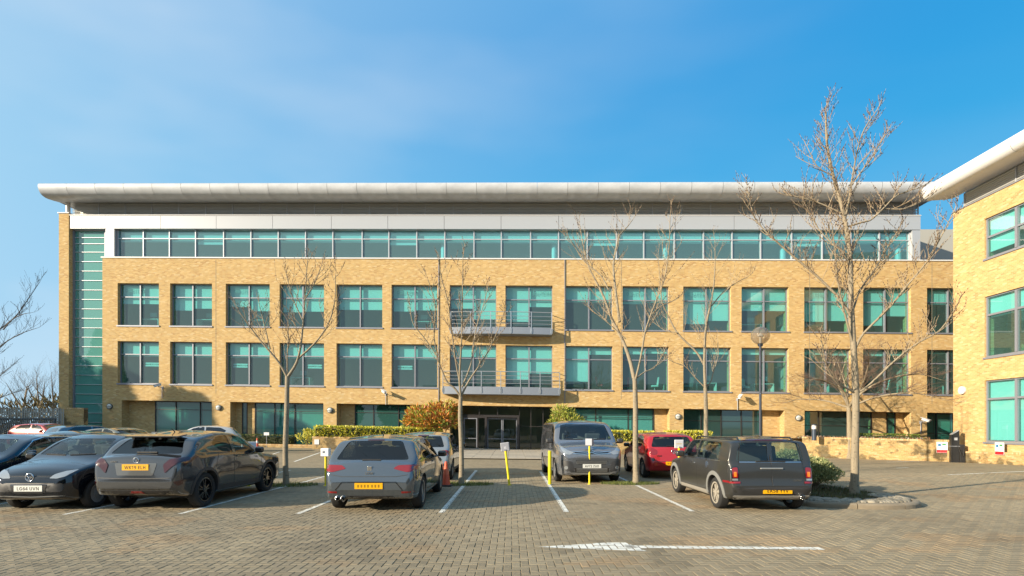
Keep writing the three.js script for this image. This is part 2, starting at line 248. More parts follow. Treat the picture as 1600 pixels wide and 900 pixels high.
function windowUnit(parent, a, b, s, h, t, glass, drops, w = -0.3, frameMat = M.frame, lettering, stripAt) {
  const W = b - a, H = h - s, u = (a + b) / 2, v = s, g = sub('window', parent, u, v - SL * u, w), k = (x) => x.toFixed(2), key = [k(W), k(H), k(t - s)].join();
  const f = 0.055, tt = t - s;
  part('frame', sheared('fr' + key, () => merge([span(-W / 2, -W / 2 + f, 0, H, -0.06, 0.06), span(W / 2 - f, W / 2, 0, H, -0.06, 0.06), span(-W / 2 + f, W / 2 - f, H - f, H, -0.06, 0.06), span(-W / 2 + f, W / 2 - f, 0, f, -0.06, 0.06), span(-0.042, 0.042, f, H - f, -0.06, 0.10), span(-W / 2 + f, -0.042, tt - 0.035, tt + 0.035, -0.05, 0.07), span(0.042, W / 2 - f, tt - 0.035, tt + 0.035, -0.05, 0.07)])), frameMat, g);
  part('sill', sheared('si' + key, () => span(-W / 2 - 0.05, W / 2 + 0.05, -0.1, -0.004, 0.0, 0.36)), M.frame, g);
  for (const [x0, x1] of [[-W / 2 + f, -0.042], [0.042, W / 2 - f]]) for (const [y0, y1] of [[f, tt - 0.035], [tt + 0.035, H - f]]) part('pane', sheared('pa' + key + k(x0) + k(y0), () => { const p = new THREE.PlaneGeometry(x1 - x0, y1 - y0); p.translate((x0 + x1) / 2, (y0 + y1) / 2, 0); return p; }), glass, g).rotation.set((hash(Math.round(u * 10), Math.round((v + y0) * 10), 1) - 0.5) * 0.006, (hash(Math.round((u + x0) * 10), Math.round(v * 10), 2) - 0.5) * 0.008, 0);
  drops?.forEach((d, i) => { if (d < 0.03) return; const x0 = i ? 0.03 : -W / 2 + 0.04, x1 = i ? W / 2 - 0.04 : -0.03; part('blind', sheared('bl' + key + i + k(d), () => span(x0, x1, H - f - d * (H - f), H - 0.01, -0.20, -0.17)), M.blind, g); });
  if (lettering) part('lettering', letterGeo, letterMat, g, lettering, tt + 0.38 - SL * lettering, -0.03);
  if (stripAt) part('sign_strip', sheared('strip', () => box(1.05, 0.27, 0.01)), stripMat, g, stripAt, 1.42 - SL * stripAt, -0.06);
  return g;
}
const lettered = { 0: -1.25, 2: -1.2, 5: -1.35, 6: -1.3, 7: 0.15, 9: -1.3, 10: -1.25, 12: -1.3 }, strips = { 0: 0.75, 2: -0.72, 3: 0.8, 5: -0.75 };
wins.forEach(([a, b], i) => { windowUnit(office, a, b, 8.53, 11.58, 10.63, M.glass, dropTop[i], -0.3, i < 4 ? M.frame : M.frame, lettered[i]); windowUnit(office, a, b, 4.33, 7.38, 6.46, M.glass, dropMid[i], -0.3, M.frame, null, strips[i]); });
// ground floor glazing set back in the bays
function glazing(a, b, v0, v1, cuts, mat, w, fm = M.blackFrame, transom, drop) {
  const g = sub('window', office, a, -SL * a, w), W = b - a, xs = [0, ...cuts.map((c) => c * W), W], fr = [];
  xs.forEach((x) => fr.push(span(x - 0.03, x + 0.03, v0, v1, -0.05, 0.05)));
  for (let i = 0; i + 1 < xs.length; i++) { fr.push(span(xs[i] + 0.03, xs[i + 1] - 0.03, v1 - 0.05, v1, -0.04, 0.04), span(xs[i] + 0.03, xs[i + 1] - 0.03, v0, v0 + 0.06, -0.04, 0.04)); if (transom) fr.push(span(xs[i] + 0.03, xs[i + 1] - 0.03, transom - 0.02, transom + 0.02, -0.04, 0.04)); }
  part('frame', shear(merge(fr)), fm, g);
  for (let i = 0; i + 1 < xs.length; i++) for (const [y0, y1] of transom ? [[v0 + 0.06, transom - 0.02], [transom + 0.02, v1 - 0.05]] : [[v0 + 0.06, v1 - 0.05]]) { const p = new THREE.PlaneGeometry(xs[i + 1] - xs[i] - 0.06, y1 - y0); p.translate((xs[i] + xs[i + 1]) / 2, (y0 + y1) / 2, 0); part('pane', shear(p), mat, g); if (drop && y0 < 1) part('blind', shear(span(xs[i] + 0.05, xs[i + 1] - 0.05, y0 + 0.02, v1 - 0.1, -0.22, -0.2)), drop, g); }
}
const tealBlind = std([0.42, 0.50, 0.48], 0.9), GB = -0.74;
glazing(-26.3, -21.6, -0.3, 3.1, [0.33, 0.72], M.darkGlass, GB, M.blackFrame, 2.5, tealBlind);
glazing(-19.75, -19.4, -0.3, 3.1, [], M.darkGlass, GB); glazing(-18.8, -13.45, -0.3, 3.1, [0.27, 0.55, 0.95], M.darkGlass, GB, M.blackFrame, 2.5, tealBlind);
glazing(-11.4, -5.3, -0.3, 3.1, [0.22, 0.52], M.darkGlass, GB, M.blackFrame, 2.5, null);
glazing(3.75, 10.0, -0.3, 3.1, [0.35, 0.72], M.glass, GB, M.blackFrame, 2.45, tealBlind);
glazing(11.9, 17.5, -0.3, 3.1, [0.25, 0.5, 0.75], M.glass, GB, M.blackFrame, 2.3, null);
glazing(20.1, 25.0, -0.3, 3.1, [0.27, 0.66], M.glass, GB, M.blackFrame, 2.1, null); glazing(26.05, 26.6, -0.3, 3.1, [], M.darkGlass, GB);
glazing(28.25, 31.5, -0.3, 3.1, [0.35, 0.7], M.darkGlass, GB, M.blackFrame, 1.7, tealBlind);
for (const [a, b] of [[-28.35, -26.33], [-20.3, -19.78], [-19.37, -18.83], [-12.55, -11.43], [10.03, 11.0], [17.53, 18.8], [25.03, 26.02], [26.63, 27.25], [31.53, 35.3]]) bp('recess_wall', boxUV(span(a, b, -0.5, 3.2, -1.1, -0.72)), M.brick);
// entrance
glazing(-4.4, -3.62, -0.3, 3.1, [], M.doorGlass, GB, M.blackFrame, 2.35); glazing(0.5, 2.84, -0.3, 3.1, [0.35, 0.72], M.doorGlass, GB, M.blackFrame, 1.7);
glazing(-3.62, 0.5, 2.42, 3.1, [0.3, 0.62], M.doorGlass, GB);
{
  const e = sub('entrance', office, -1.6, SL * 1.6, GB), lay = (n, g, m) => part(n, shear(g), m, e);
  lay('portal', merge([span(-0.35, -0.2, -0.3, 2.3, -0.3, 0.45), span(1.95, 2.1, -0.3, 2.3, -0.3, 0.45), span(-0.35, 2.1, 2.302, 2.415, -0.3, 0.45), span(-2.0, -1.92, -0.3, 2.35, -0.05, 0.05), span(-1.92, -0.36, 2.25, 2.41, -0.05, 0.05), span(-0.92, -0.85, -0.3, 2.25, -0.05, 0.05)]), M.blackFrame);
  for (const [x0, x1] of [[-1.9, -0.94], [-0.18, 0.86], [0.9, 1.93]]) { const d = sub('door', e, x0, -SL * x0, x0 > -0.5 ? 0.1 : 0), W = x1 - x0; part('door_frame', shear(merge([span(0, 0.06, -0.28, 2.24, -0.03, 0.03), span(W - 0.06, W, -0.28, 2.24, -0.03, 0.03), span(0.06, W - 0.06, 2.17, 2.24, -0.03, 0.03), span(0.06, W - 0.06, -0.28, -0.15, -0.03, 0.03), span(0.06, W - 0.06, 0.75, 0.8, -0.03, 0.03)])), M.frame, d); const p = new THREE.PlaneGeometry(W - 0.12, 2.3); p.translate(W / 2, 1.01, 0); part('door_pane', shear(p), M.doorGlass, d); }
  const p = new THREE.PlaneGeometry(0.48, 2.5); p.translate(-0.6, 0.97, 0); lay('side_pane', p, M.doorGlass);
}
// stair tower glazing with glass fins
{
  const g = sub('stair_glazing', office, 0, 0, 0), fr = [span(-32.25, -32.14, -0.5, 15.5, -0.5, -0.3), span(-29.84, -29.75, -0.5, 15.5, -0.5, -0.3)];
  part('frame', shear(merge(fr)), M.frame, g);
  const ys = [0.1]; for (let v = 0.75; v < 14.4; v += 0.694) ys.push(v); ys.push(14.55, 15.0, 15.5);
  for (let i = 0; i + 1 < ys.length; i++) { const p = new THREE.PlaneGeometry(2.3, ys[i + 1] - ys[i] - 0.03); p.translate(-30.99, (ys[i] + ys[i + 1]) / 2, -0.42); part('pane', shear(p), M.stairGlass, g); part('transom', shear(span(-32.14, -29.84, ys[i + 1] - 0.016, ys[i + 1] + 0.016, -0.47, -0.36)), M.lightFrame, g); }
  bp('stair_core', span(-32.2, -29.9, -0.5, 15.4, -5.9, -5.7), M.roomWall, office);
  for (let f = 0; f < 4; f++) bp('stair_landing', span(-32.2, -29.9, f * 4.2 - 0.1 + 0.05, f * 4.2 + 0.2, -5.6, -1.2 - (f % 2) * 0.6), M.roomWall);
}
// top storey
{
  const mull = [-28.78, -26.87, -24.92, -22.97, -20.89, -18.87, -16.86, -14.86, -12.87, -10.74, -8.81, -6.8, -4.79, -2.71, -0.77, 1.3, 3.27, 5.28, 7.32, 9.22, 11.33, 13.34, 15.3, 17.25, 19.36, 21.43, 23.35, 25.27, 27.26];
  const g = sub('top_glazing', office);
  mull.forEach((u) => part('mullion', sheared('mull', () => span(-0.035, 0.035, 0, 2.02, -0.12, 0.06)), M.lightFrame, g, u, 13.48 - SL * u, -0.3));
  for (let i = 0; i + 1 < mull.length; i++) {
    const a = mull[i] + 0.035, b = mull[i + 1] - 0.035;
    part('transom', shear(span(a, b, 14.87, 14.93, -0.38, -0.25)), M.lightFrame, g); part('bottom_rail', shear(span(a, b, 13.48, 13.56, -0.38, -0.25)), M.lightFrame, g);
    for (const [v0, v1] of [[13.56, 14.87], [14.93, 15.5]]) { const p = new THREE.PlaneGeometry(b - a, v1 - v0); p.translate((a + b) / 2, (v0 + v1) / 2, -0.32); part('pane', shear(p), M.topGlass, g); }
    part('blind', shear(span(a + 0.03, b - 0.03, i % 7 === 3 ? 14.55 : 14.72, 15.48, -0.52, -0.5)), M.blind, g);
  }
  for (const u of [-5.0, 3.0, 10.9, 19.1, 27.0]) part('column', sheared('col', () => { const c = new THREE.CylinderGeometry(0.2, 0.2, 2.2, 14); c.translate(0, 1.1, 0); return c; }), M.white, g, u, 13.4 - SL * u, -1.0);
  bp('corner_post', span(-29.5, -28.86, 13.48, 15.52, -0.5, 0.0), M.panel); bp('corner_post', span(27.3, 27.82, 13.48, 15.52, -0.5, -0.02), M.panel);
  const pj = [-32.1, -27.73 + 0.2, -25.44 + 2.1 - 2.1]; const joints = [-32.15, -29.5, -25.4, -21.27, -17.14, -12.87, -8.81, -4.79, -0.77, 3.27, 7.32, 11.33, 15.34, 19.36, 23.4, 27.82];
  for (let i = 0; i + 1 < joints.length; i++) bp('fascia_panel', span(joints[i] + 0.012, joints[i + 1] - 0.012, 15.53, 16.46, -0.4, 0.02), M.panel);
  bp('fascia_backing', span(-32.2, 27.8, 15.5, 17.5, -0.7, -0.45), M.louvre);
  bp('ledge', span(-32.2, 27.84, 16.47, 16.52, -0.4, 0.06), M.white);
  for (let i = 0; i < 30; i++) { const a = -32.1 + i * 1.996, b = a + 1.97, sl = []; for (let k = 0; k < 8; k++) { const s = box(b - a, 0.075, 0.02); s.rotateX(-0.6); s.translate((a + b) / 2, 16.58 + k * 0.11, -0.14); sl.push(s); } part('louvre_panel', shear(merge(sl)), M.louvre, office); bp('louvre_post', span(b, b + 0.026, 16.52, 17.42, -0.2, -0.1), M.lightFrame); }
  bp('corner_column', cyl(0.14, 0.14, 0.85, 14, -32.5, 16.68, -0.2), M.white);
  bp('end_cladding', span(27.62, 27.8, 15.5, 17.4, -12, -0.42), M.panel); bp('end_cladding', span(-32.2, -32.05, 16.6, 17.4, -12, -0.42), M.panel);
}
// eave: curved panels with open joints
const eaveProfile = (() => { const c = new THREE.CatmullRomCurve3([[0, 17.42], [0.6, 17.32], [1.05, 17.27], [1.42, 17.35], [1.63, 17.56], [1.71, 17.80], [1.70, 18.00]].map(([a, b]) => new THREE.Vector3(a, b, 0)), false, 'catmullrom', 0.5); const p = c.getPoints(22).map((q) => [q.x, q.y]); p.push([1.62, 18.06], [1.0, 18.10], [-0.5, 18.14]); return p; })();
function eaveRun(uA, uB, mA, mB, prof, sh = true) { // mA, mB: how far the mitre moves each end per metre of overhang
  const pos = [], idx = [], uv = [], n = prof.length;
  for (const [o, v] of prof) { pos.push(uA - mA * Math.max(o, 0), v, o, uB + mB * Math.max(o, 0), v, o); }
  let l = 0; for (let i = 0; i < n; i++) { if (i) l += Math.hypot(prof[i][0] - prof[i - 1][0], prof[i][1] - prof[i - 1][1]); uv.push(uA / 3, l / 3, uB / 3, l / 3); }
  for (let i = 0; i + 1 < n; i++) idx.push(2 * i, 2 * i + 1, 2 * i + 2, 2 * i + 1, 2 * i + 3, 2 * i + 2);
  const g = new THREE.BufferGeometry(); g.setAttribute('position', new THREE.Float32BufferAttribute(pos, 3)); g.setAttribute('uv', new THREE.Float32BufferAttribute(uv, 2)); g.setIndex(idx); g.computeVertexNormals(); return sh ? shear(g) : g;
}
{
  const N = 30, u0 = -32.95, u1 = 28.3, st = (u1 - u0) / N;
  for (let i = 0; i < N; i++) part('eave_panel', eaveRun(u0 + i * st + (i ? 0.009 : 0), u0 + (i + 1) * st - (i < N - 1 ? 0.009 : 0), 0, 0, eaveProfile), M.eave, office);
  bp('eave_core', span(u0 + 0.05, u1 - 0.05, 17.48, 18.0, -6, 1.0), M.louvre);
  for (const u of [u0, u1]) { const c = new THREE.ShapeGeometry(new THREE.Shape([...eaveProfile, [-6, 18.14], [-6, 17.42]].map(([o, v]) => new THREE.Vector2(o, v)))); c.rotateY(-Math.PI / 2); c.translate(u, 0, 0); part('eave_end', shear(c), M.eave, office); }
  bp('roof', span(u0, u1, 18.06, 18.15, -14, -0.4), M.eave);
}
// floors and rooms behind the glass
for (const [a, b, u0, u1] of [[3.25, 4.25, -29.7, 36], [7.5, 8.45, -29.7, 36], [11.75, 13.2, -29.7, 36], [15.6, 16.4, -32, 27.6], [-0.6, -0.32, -29.7, 36]]) bp('floor_slab', span(u0, u1, a, b, -6, -0.82 + (a > 15 ? 0.2 : 0)), M.ceiling);
for (const v of [4.25, 8.45, 13.2, -0.32]) bp('carpet', span(-29.7, 36, v + 0.004, v + 0.02, -5.98, -0.83), M.carpet);
bp('rear_wall', span(-32.2, 36.5, -0.6, 17.8, -6.3, -6), M.roomWall);
for (const u of [-29.6, -12.8, -5.0, 3.3, 11.45, 19.5, 27.7]) bp('partition', span(u - 0.06, u + 0.06, -0.3, 13.2, -5.98, -0.86), M.roomWall);
// balconies
function balcony(u0, u1, v, thick, posts) {
  const g = sub('balcony', office), W = u1 - u0, arc = (k) => [lerp(u0, u1, k), 0.72 + 0.26 * (1 - Math.pow(2 * k - 1, 2))], s = new THREE.Shape(); s.moveTo(u0, 0.01); for (let i = 0; i <= 24; i++) s.lineTo(...arc(i / 24)); s.lineTo(u1, 0.01); s.closePath();
  const d = new THREE.ExtrudeGeometry(s, { depth: thick, bevelEnabled: true, bevelSize: 0.02, bevelThickness: 0.02, bevelSegments: 1 }); d.rotateX(-Math.PI / 2); d.scale(1, 1, -1); d.translate(0, v - thick, 0);
  { const ix = d.index, p = d.attributes.position; if (ix) { for (let i = 0; i < ix.count; i += 3) { const a = ix.getX(i); ix.setX(i, ix.getX(i + 1)); ix.setX(i + 1, a); } } else for (let i = 0; i < p.count; i += 3) for (const c of ['X', 'Y', 'Z']) { const a = p['get' + c](i), b = p['get' + c](i + 1); p['set' + c](i, b); p['set' + c](i + 1, a); } d.computeVertexNormals(); }
  part('deck', shear(d), M.steel, g);
  for (let i = 0; i < posts; i++) { const [x, z] = arc(i / (posts - 1)); part('post', shear(merge([box(0.05, 1.5, 0.05, x, v + 0.33, z + 0.03), box(0.12, 0.3, 0.04, x, v - thick / 2, z + 0.035)])), M.rail, g); }
  [1.06, 0.78, 0.52, 0.26].forEach((h, k) => { const pts = [new THREE.Vector3(u0, v + h, 0.02), new THREE.Vector3(u0, v + h, 0.6)]; for (let i = 0; i <= 16; i++) { const [x, z] = arc(i / 16); pts.push(new THREE.Vector3(x, v + h, z)); } pts.push(new THREE.Vector3(u1, v + h, 0.02)); part('rail', shear(new THREE.TubeGeometry(new THREE.CatmullRomCurve3(pts, false, 'catmullrom', 0.02), 60, k ? 0.016 : 0.028, 6)), M.rail, g); });
}
balcony(-4.2, 2.75, 8.46, 0.44, 6); balcony(-4.75, 3.3, 4.36, 0.5, 7);
for (const px of [685.5, 882.5]) bp('rainwater_pipe', box(0.05, 10, 0.05, uw(px), 8.4, 0.03), M.frame);
for (const px of [331, 964, 1258, 1449]) bp('movement_joint', box(0.025, 9.6, 0.006, uw(px) + 0.3, 8.5, 0.003), M.concrete);
// furniture that shows behind the panes
const onFloor = (u, v, w) => { const c = Math.cos(PSI), s = Math.sin(PSI); return [u * c - w * s, v - SL * u, FZ + u * s + w * c]; };
const deskGeo = merge([span(-0.7, 0.7, 0.7, 0.74, -0.35, 0.35), span(-0.7, -0.66, 0, 0.7, -0.35, 0.35), span(0.66, 0.7, 0, 0.7, -0.35, 0.35)]), deskMat = std([0.7, 0.72, 0.7], 0.5), redMat = std([0.6, 0.02, 0.03], 0.6), paleMat = std([0.62, 0.68, 0.66], 0.6), orangeMat = std([0.75, 0.32, 0.02], 0.6);
const desks = [[-27, 8.45, 'first'], [-22.7, 8.45], [-19, 8.45], [-6.6, 8.45], [-15.6, 4.25], [16.9, 8.45], [21.4, 8.45], [25.2, 8.45], [28.9, 8.45], [17.8, 4.25], [13.8, 4.25], [21.6, 4.25], [29.4, 4.25]];
desks.forEach(([u, v]) => { const t = thing('office_desk', 'white office desk standing behind a window of the long brick office', 'desk', ...onFloor(u, v + 0.02, -1.35), -PSI, 'desks behind the office windows'); part('desk_frame', deskGeo, deskMat, t); part('monitor', merge([box(0.5, 0.32, 0.03, 0.1, 1.1, 0), box(0.04, 0.3, 0.04, 0.1, 0.87, -0.03), box(0.2, 0.02, 0.15, 0.1, 0.75, 0)]), M.signGrey, t); });
function chair(u, v, mat, label, group, turn) { const t = thing('office_chair', label, 'chair', ...onFloor(u, v + 0.02, -1.3), turn, group); part('seat', new RoundedBoxGeometry(0.52, 0.14, 0.5, 2, 0.05).translate(0, 0.47, 0), mat, t); const b = new RoundedBoxGeometry(0.5, 0.6, 0.09, 2, 0.04); b.rotateX(-0.15); b.translate(0, 0.83, -0.25); part('backrest', b, mat, t); part('pedestal', merge([cyl(0.03, 0.03, 0.4, 8, 0, 0.03, 0), ...[0, 1, 2, 3, 4].map((k) => bar([0, 0.06, 0], [0.28 * Math.cos(k * 1.257), 0.035, 0.28 * Math.sin(k * 1.257)], 0.022))]), M.rail, t); }
chair(6.3, 4.25, redMat, 'red chair behind the office window above the van', null, 1.2); chair(8.3, 4.25, redMat, 'red chair behind the window beside the leaning slim tree', null, -1.0);
for (const u of [10.2, 12.6, 16.6, 20.6, 26.3, 28.8]) chair(u, 4.25, paleMat, 'pale swivel chair behind a first floor office window', 'swivel chairs behind the first floor windows', u * 2.3);
// ---------------------------------------------------------------- brick wing on the right
const wing = thing('brick_wing', 'tall sunlit buff brick office wing with white tubular eave beside the low wall', 'building', 25, 0, -30.1, 0);
{ // local: x into the building, z towards the camera from the far corner
  const wp = (n, g, m, p = wing) => part(n, g, m, p), D = 15.5;
  const s = new THREE.Shape(); s.moveTo(0, -1); s.lineTo(D, -1); s.lineTo(D, 13.75); s.lineTo(0, 13.75); s.closePath();
  const ww = [[2.0, 5.35], [7.2, 10.5], [12, 15]], vv = [[0.85, 4.08, 3.1], [5.3, 8.5, 7.52], [10.5, 12.62, 11.62]];
  for (const [a, b] of ww) for (const [c, d] of vv) s.holes.push(rectHole(a, b, c, d));
  let g = new THREE.ExtrudeGeometry(s, { depth: 0.5, bevelEnabled: false }); g = boxUV(g); g.rotateY(-Math.PI / 2); g.translate(0.5, 0, 0); wp('brick_wall', g, M.brick);
  wp('far_wall', boxUV(span(0.5, 10, -1, 13.7, 0.02, 0.45)), M.brick);
  wp('coping', span(-0.05, 0.6, 13.75, 13.8, -0.04, D), M.frame);
  const dr = [[[0.6, 0], [0.95, 0.95], [0.9, 0.9]], [[0.3, 0.3], [0.5, 0.5], [0.6, 0.6]], [[0.8, 0.55], [0.5, 0.5], [0.5, 0.5]]];
  ww.forEach(([a, b], i) => vv.forEach(([c, d, t], j) => {
    const q = sub('window', wing, 0.14, c, (a + b) / 2), W = b - a, H = d - c, tt = t - c, f = 0.07, fr = [span(-0.05, 0.05, 0, H, -W / 2, -W / 2 + f), span(-0.05, 0.05, 0, H, W / 2 - f, W / 2), span(-0.05, 0.05, H - f, H, -W / 2 + f, W / 2 - f), span(-0.05, 0.05, 0, f, -W / 2 + f, W / 2 - f), span(-0.08, 0.05, f, H - f, -0.06, 0.06)];
    for (const [x0, x1] of [[-W / 2 + f, -0.06], [0.06, W / 2 - f]]) { fr.push(span(-0.06, 0.05, tt - 0.05, tt + 0.05, x0, x1)); for (const [y0, y1] of [[f, tt - 0.05], [tt + 0.05, H - f]]) { const p = new THREE.PlaneGeometry(x1 - x0, y1 - y0); p.rotateY(-Math.PI / 2); p.translate(0, (y0 + y1) / 2, (x0 + x1) / 2); part('pane', p, M.glass, q); } const dd = j === 0 ? 0.97 : j === 1 ? 0.33 : x0 < 0 ? 0.82 : 0.5; part('blind', span(0.14, 0.17, H - f - dd * (H - f), H, x0 - 0.03, x1 + 0.03), M.blind, q); }
    part('frame', merge(fr), M.frame, q); part('sill', span(-0.2, 0.0, -0.1, -0.004, -W / 2 - 0.05, W / 2 + 0.05), M.frame, q);
  }));
  for (const v of [-0.4, 4.4, 8.8, 13.0]) wp('floor_slab', span(0.52, 8, v, v + 0.55, 0.5, D), M.ceiling);
  wp('rear_wall', span(7.6, 8, -0.9, 13, 0.5, D), M.roomWall);
  const lou = []; for (let k = 0; k < 8; k++) { const q = box(0.02, 0.075, D - 0.35); q.rotateZ(0.6); q.translate(0.35, 13.86 + k * 0.11, D / 2 + 0.2); lou.push(q); } wp('louvre_panel', merge(lou), M.louvre); wp('louvre_backing', span(0.42, 0.6, 13.8, 14.8, 0.3, D), M.louvre);
  for (const z of [0.36, 3.4, 6.4]) wp('louvre_post', span(0.28, 0.34, 13.8, 14.7, z, z + 0.05), M.lightFrame);
  // tubular eave
  const prof = []; for (let i = 0; i <= 18; i++) { const a = -0.5 * Math.PI + i / 18 * Math.PI * 1.05; prof.push([1.15 + 0.43 * Math.cos(a) - 0.1, 15.05 + 0.43 * Math.sin(a)]); }
  prof.unshift([-0.3, 14.74], [0.5, 14.65]); prof.push([-0.5, 15.62]);
  for (let k = 0; k < 3; k++) { const g2 = eaveRun(-0.4 + k * 5.4 + (k ? 0.008 : 0), -0.4 + (k + 1) * 5.4 - 0.008, 0, 0, prof, false); g2.rotateY(-Math.PI / 2); wp('eave_panel', g2, M.white); }
  const cap = new THREE.ShapeGeometry(new THREE.Shape(prof.map(([a, b]) => new THREE.Vector2(a, b)))); cap.rotateY(-Math.PI / 2); cap.translate(0, 0, -0.4); wp('eave_end', cap, M.white);
  wp('roof', span(0.3, 12, 15.5, 15.6, -0.4, D), M.eave);
}
// roof of a further block seen in the gap
{
  const t = thing('rear_block', 'far grey roofed block glimpsed in the gap between the two brick offices', 'building', 34, 0, -52, 0);
  part('wall', boxUV(span(-6, 16, -2, 16.9, -4, 0)), M.brick, t); part('plant_screen', span(-6.1, 16.1, 16.9, 18.6, -4, -0.2), M.louvre, t);
  const p = []; for (let i = 0; i <= 12; i++) { const a = -Math.PI / 2 + i / 12 * Math.PI; p.push([0.9 + 0.6 * Math.cos(a), 19.3 + 0.6 * Math.sin(a)]); } p.unshift([-2, 18.6]); p.push([-3, 20.2]); part('eave', eaveRun(-7, 17, 0, 0, p, false), M.eave, t); part('rail', merge([span(-6, 16, 17.55, 17.62, 0.2, 0.26), ...[-5, -2, 1, 4, 7, 10].map((x) => span(x, x + 0.06, 16.9, 17.55, 0.2, 0.26))]), M.rail, t);
}
// ---------------------------------------------------------------- vehicles
const csg = new Evaluator(); csg.attributes = ['position', 'normal']; csg.useGroups = true;
function pchip(pts) {
  const n = pts.length, h = [], dl = [], m = new Array(n); for (let i = 0; i + 1 < n; i++) { h.push(pts[i + 1][0] - pts[i][0]); dl.push((pts[i + 1][1] - pts[i][1]) / h[i]); }
  m[0] = dl[0]; m[n - 1] = dl[n - 2]; for (let i = 1; i + 1 < n; i++) m[i] = dl[i - 1] * dl[i] <= 0 ? 0 : 3 * (h[i - 1] + h[i]) / ((2 * h[i] + h[i - 1]) / dl[i - 1] + (h[i] + 2 * h[i - 1]) / dl[i]);
  return (x) => { if (x <= pts[0][0]) return pts[0][1]; if (x >= pts[n - 1][0]) return pts[n - 1][1]; let i = 0; while (x > pts[i + 1][0]) i++; const t = (x - pts[i][0]) / h[i], a = t * t * t, b = t * t; return (2 * a - 3 * b + 1) * pts[i][1] + (a - 2 * b + t) * h[i] * m[i] + (3 * b - 2 * a) * pts[i + 1][1] + (a - b) * h[i] * m[i + 1]; };
}
const paintMat = (c, extra = {}) => phys(c, 0.11, { metalness: 0.65, clearcoat: 1, clearcoatRoughness: 0.02, ...extra });
const CM = {
  tyre: std([0.018, 0.018, 0.019], 0.85), rubber: std([0.022, 0.022, 0.024], 0.6), trim: std([0.04, 0.04, 0.043], 0.5), gloss: phys([0.012, 0.012, 0.014], 0.12, { clearcoat: 1 }), chrome: std([0.75, 0.75, 0.77], 0.15, { metalness: 1 }), alloy: std([0.55, 0.54, 0.52], 0.35, { metalness: 0.7 }), dirtyAlloy: std([0.42, 0.38, 0.32], 0.6, { metalness: 0.3 }), blackAlloy: phys([0.02, 0.02, 0.022], 0.2, { clearcoat: 1 }), cover: std([0.36, 0.37, 0.39], 0.45, { metalness: 0.3 }),
  glass: phys([0.60, 0.72, 0.72], 0.0, { transmission: 1, thickness: 0, ior: 1.6 }), privacy: phys([0.22, 0.26, 0.28], 0.0, { transmission: 1, thickness: 0, ior: 1.6 }), red: phys([0.24, 0.008, 0.010], 0.12, { clearcoat: 1 }), darkRed: phys([0.055, 0.006, 0.009], 0.12, { clearcoat: 1 }), amber: phys([0.75, 0.22, 0.02], 0.15, { clearcoat: 1 }), clear: phys([0.42, 0.44, 0.46], 0.12, { metalness: 0.5, clearcoat: 1 }), seat: std([0.09, 0.09, 0.095], 0.85), liner: std([0.20, 0.20, 0.20], 0.9), dust: std([0.26, 0.24, 0.21], 0.8), paleTrim: std([0.20, 0.20, 0.195], 0.6),
};
const plateMats = new Map();
function plateMat(text, yellow) { const k = text + yellow; if (!plateMats.has(k)) { const c = document.createElement('canvas'); c.width = 512; c.height = 112; const x = c.getContext('2d'); x.fillStyle = yellow ? '#f5b400' : '#e9e9e4'; x.fillRect(0, 0, 512, 112); x.fillStyle = '#15140f'; x.font = 'bold 88px sans-serif'; x.textAlign = 'center'; x.textBaseline = 'middle'; if (text[0] !== '#') x.fillText(text, 256, 60, 470); else { x.globalAlpha = 0.4; for (let k = 0; k < 7; k++) x.fillRect(50 + k * 60 + (k > 3 ? 14 : 0), 30, 34, 56); x.globalAlpha = 1; } const t = new THREE.CanvasTexture(c); t.colorSpace = THREE.SRGBColorSpace; plateMats.set(k, std([0.9, 0.9, 0.9], 0.4, { map: t })); } return plateMats.get(k); }
function rounded(pts, r) { // polygon with its corners rounded
  const out = [], n = pts.length; for (let i = 0; i < n; i++) { const p = pts[(i + n - 1) % n], c = pts[i], q = pts[(i + 1) % n], a = [p[0] - c[0], p[1] - c[1]], b = [q[0] - c[0], q[1] - c[1]], la = Math.hypot(...a), lb = Math.hypot(...b), k = Math.min(r, la * 0.45, lb * 0.45); const A = [c[0] + a[0] / la * k, c[1] + a[1] / la * k], B = [c[0] + b[0] / lb * k, c[1] + b[1] / lb * k]; for (let s = 0; s <= 4; s++) { const t = s / 4; out.push([(1 - t) ** 2 * A[0] + 2 * t * (1 - t) * c[0] + t * t * B[0], (1 - t) ** 2 * A[1] + 2 * t * (1 - t) * c[1] + t * t * B[1]]); } } return out;
}
const mirrorX = (pts) => [...pts, ...pts.slice().reverse().map(([x, y]) => [-x, y])];
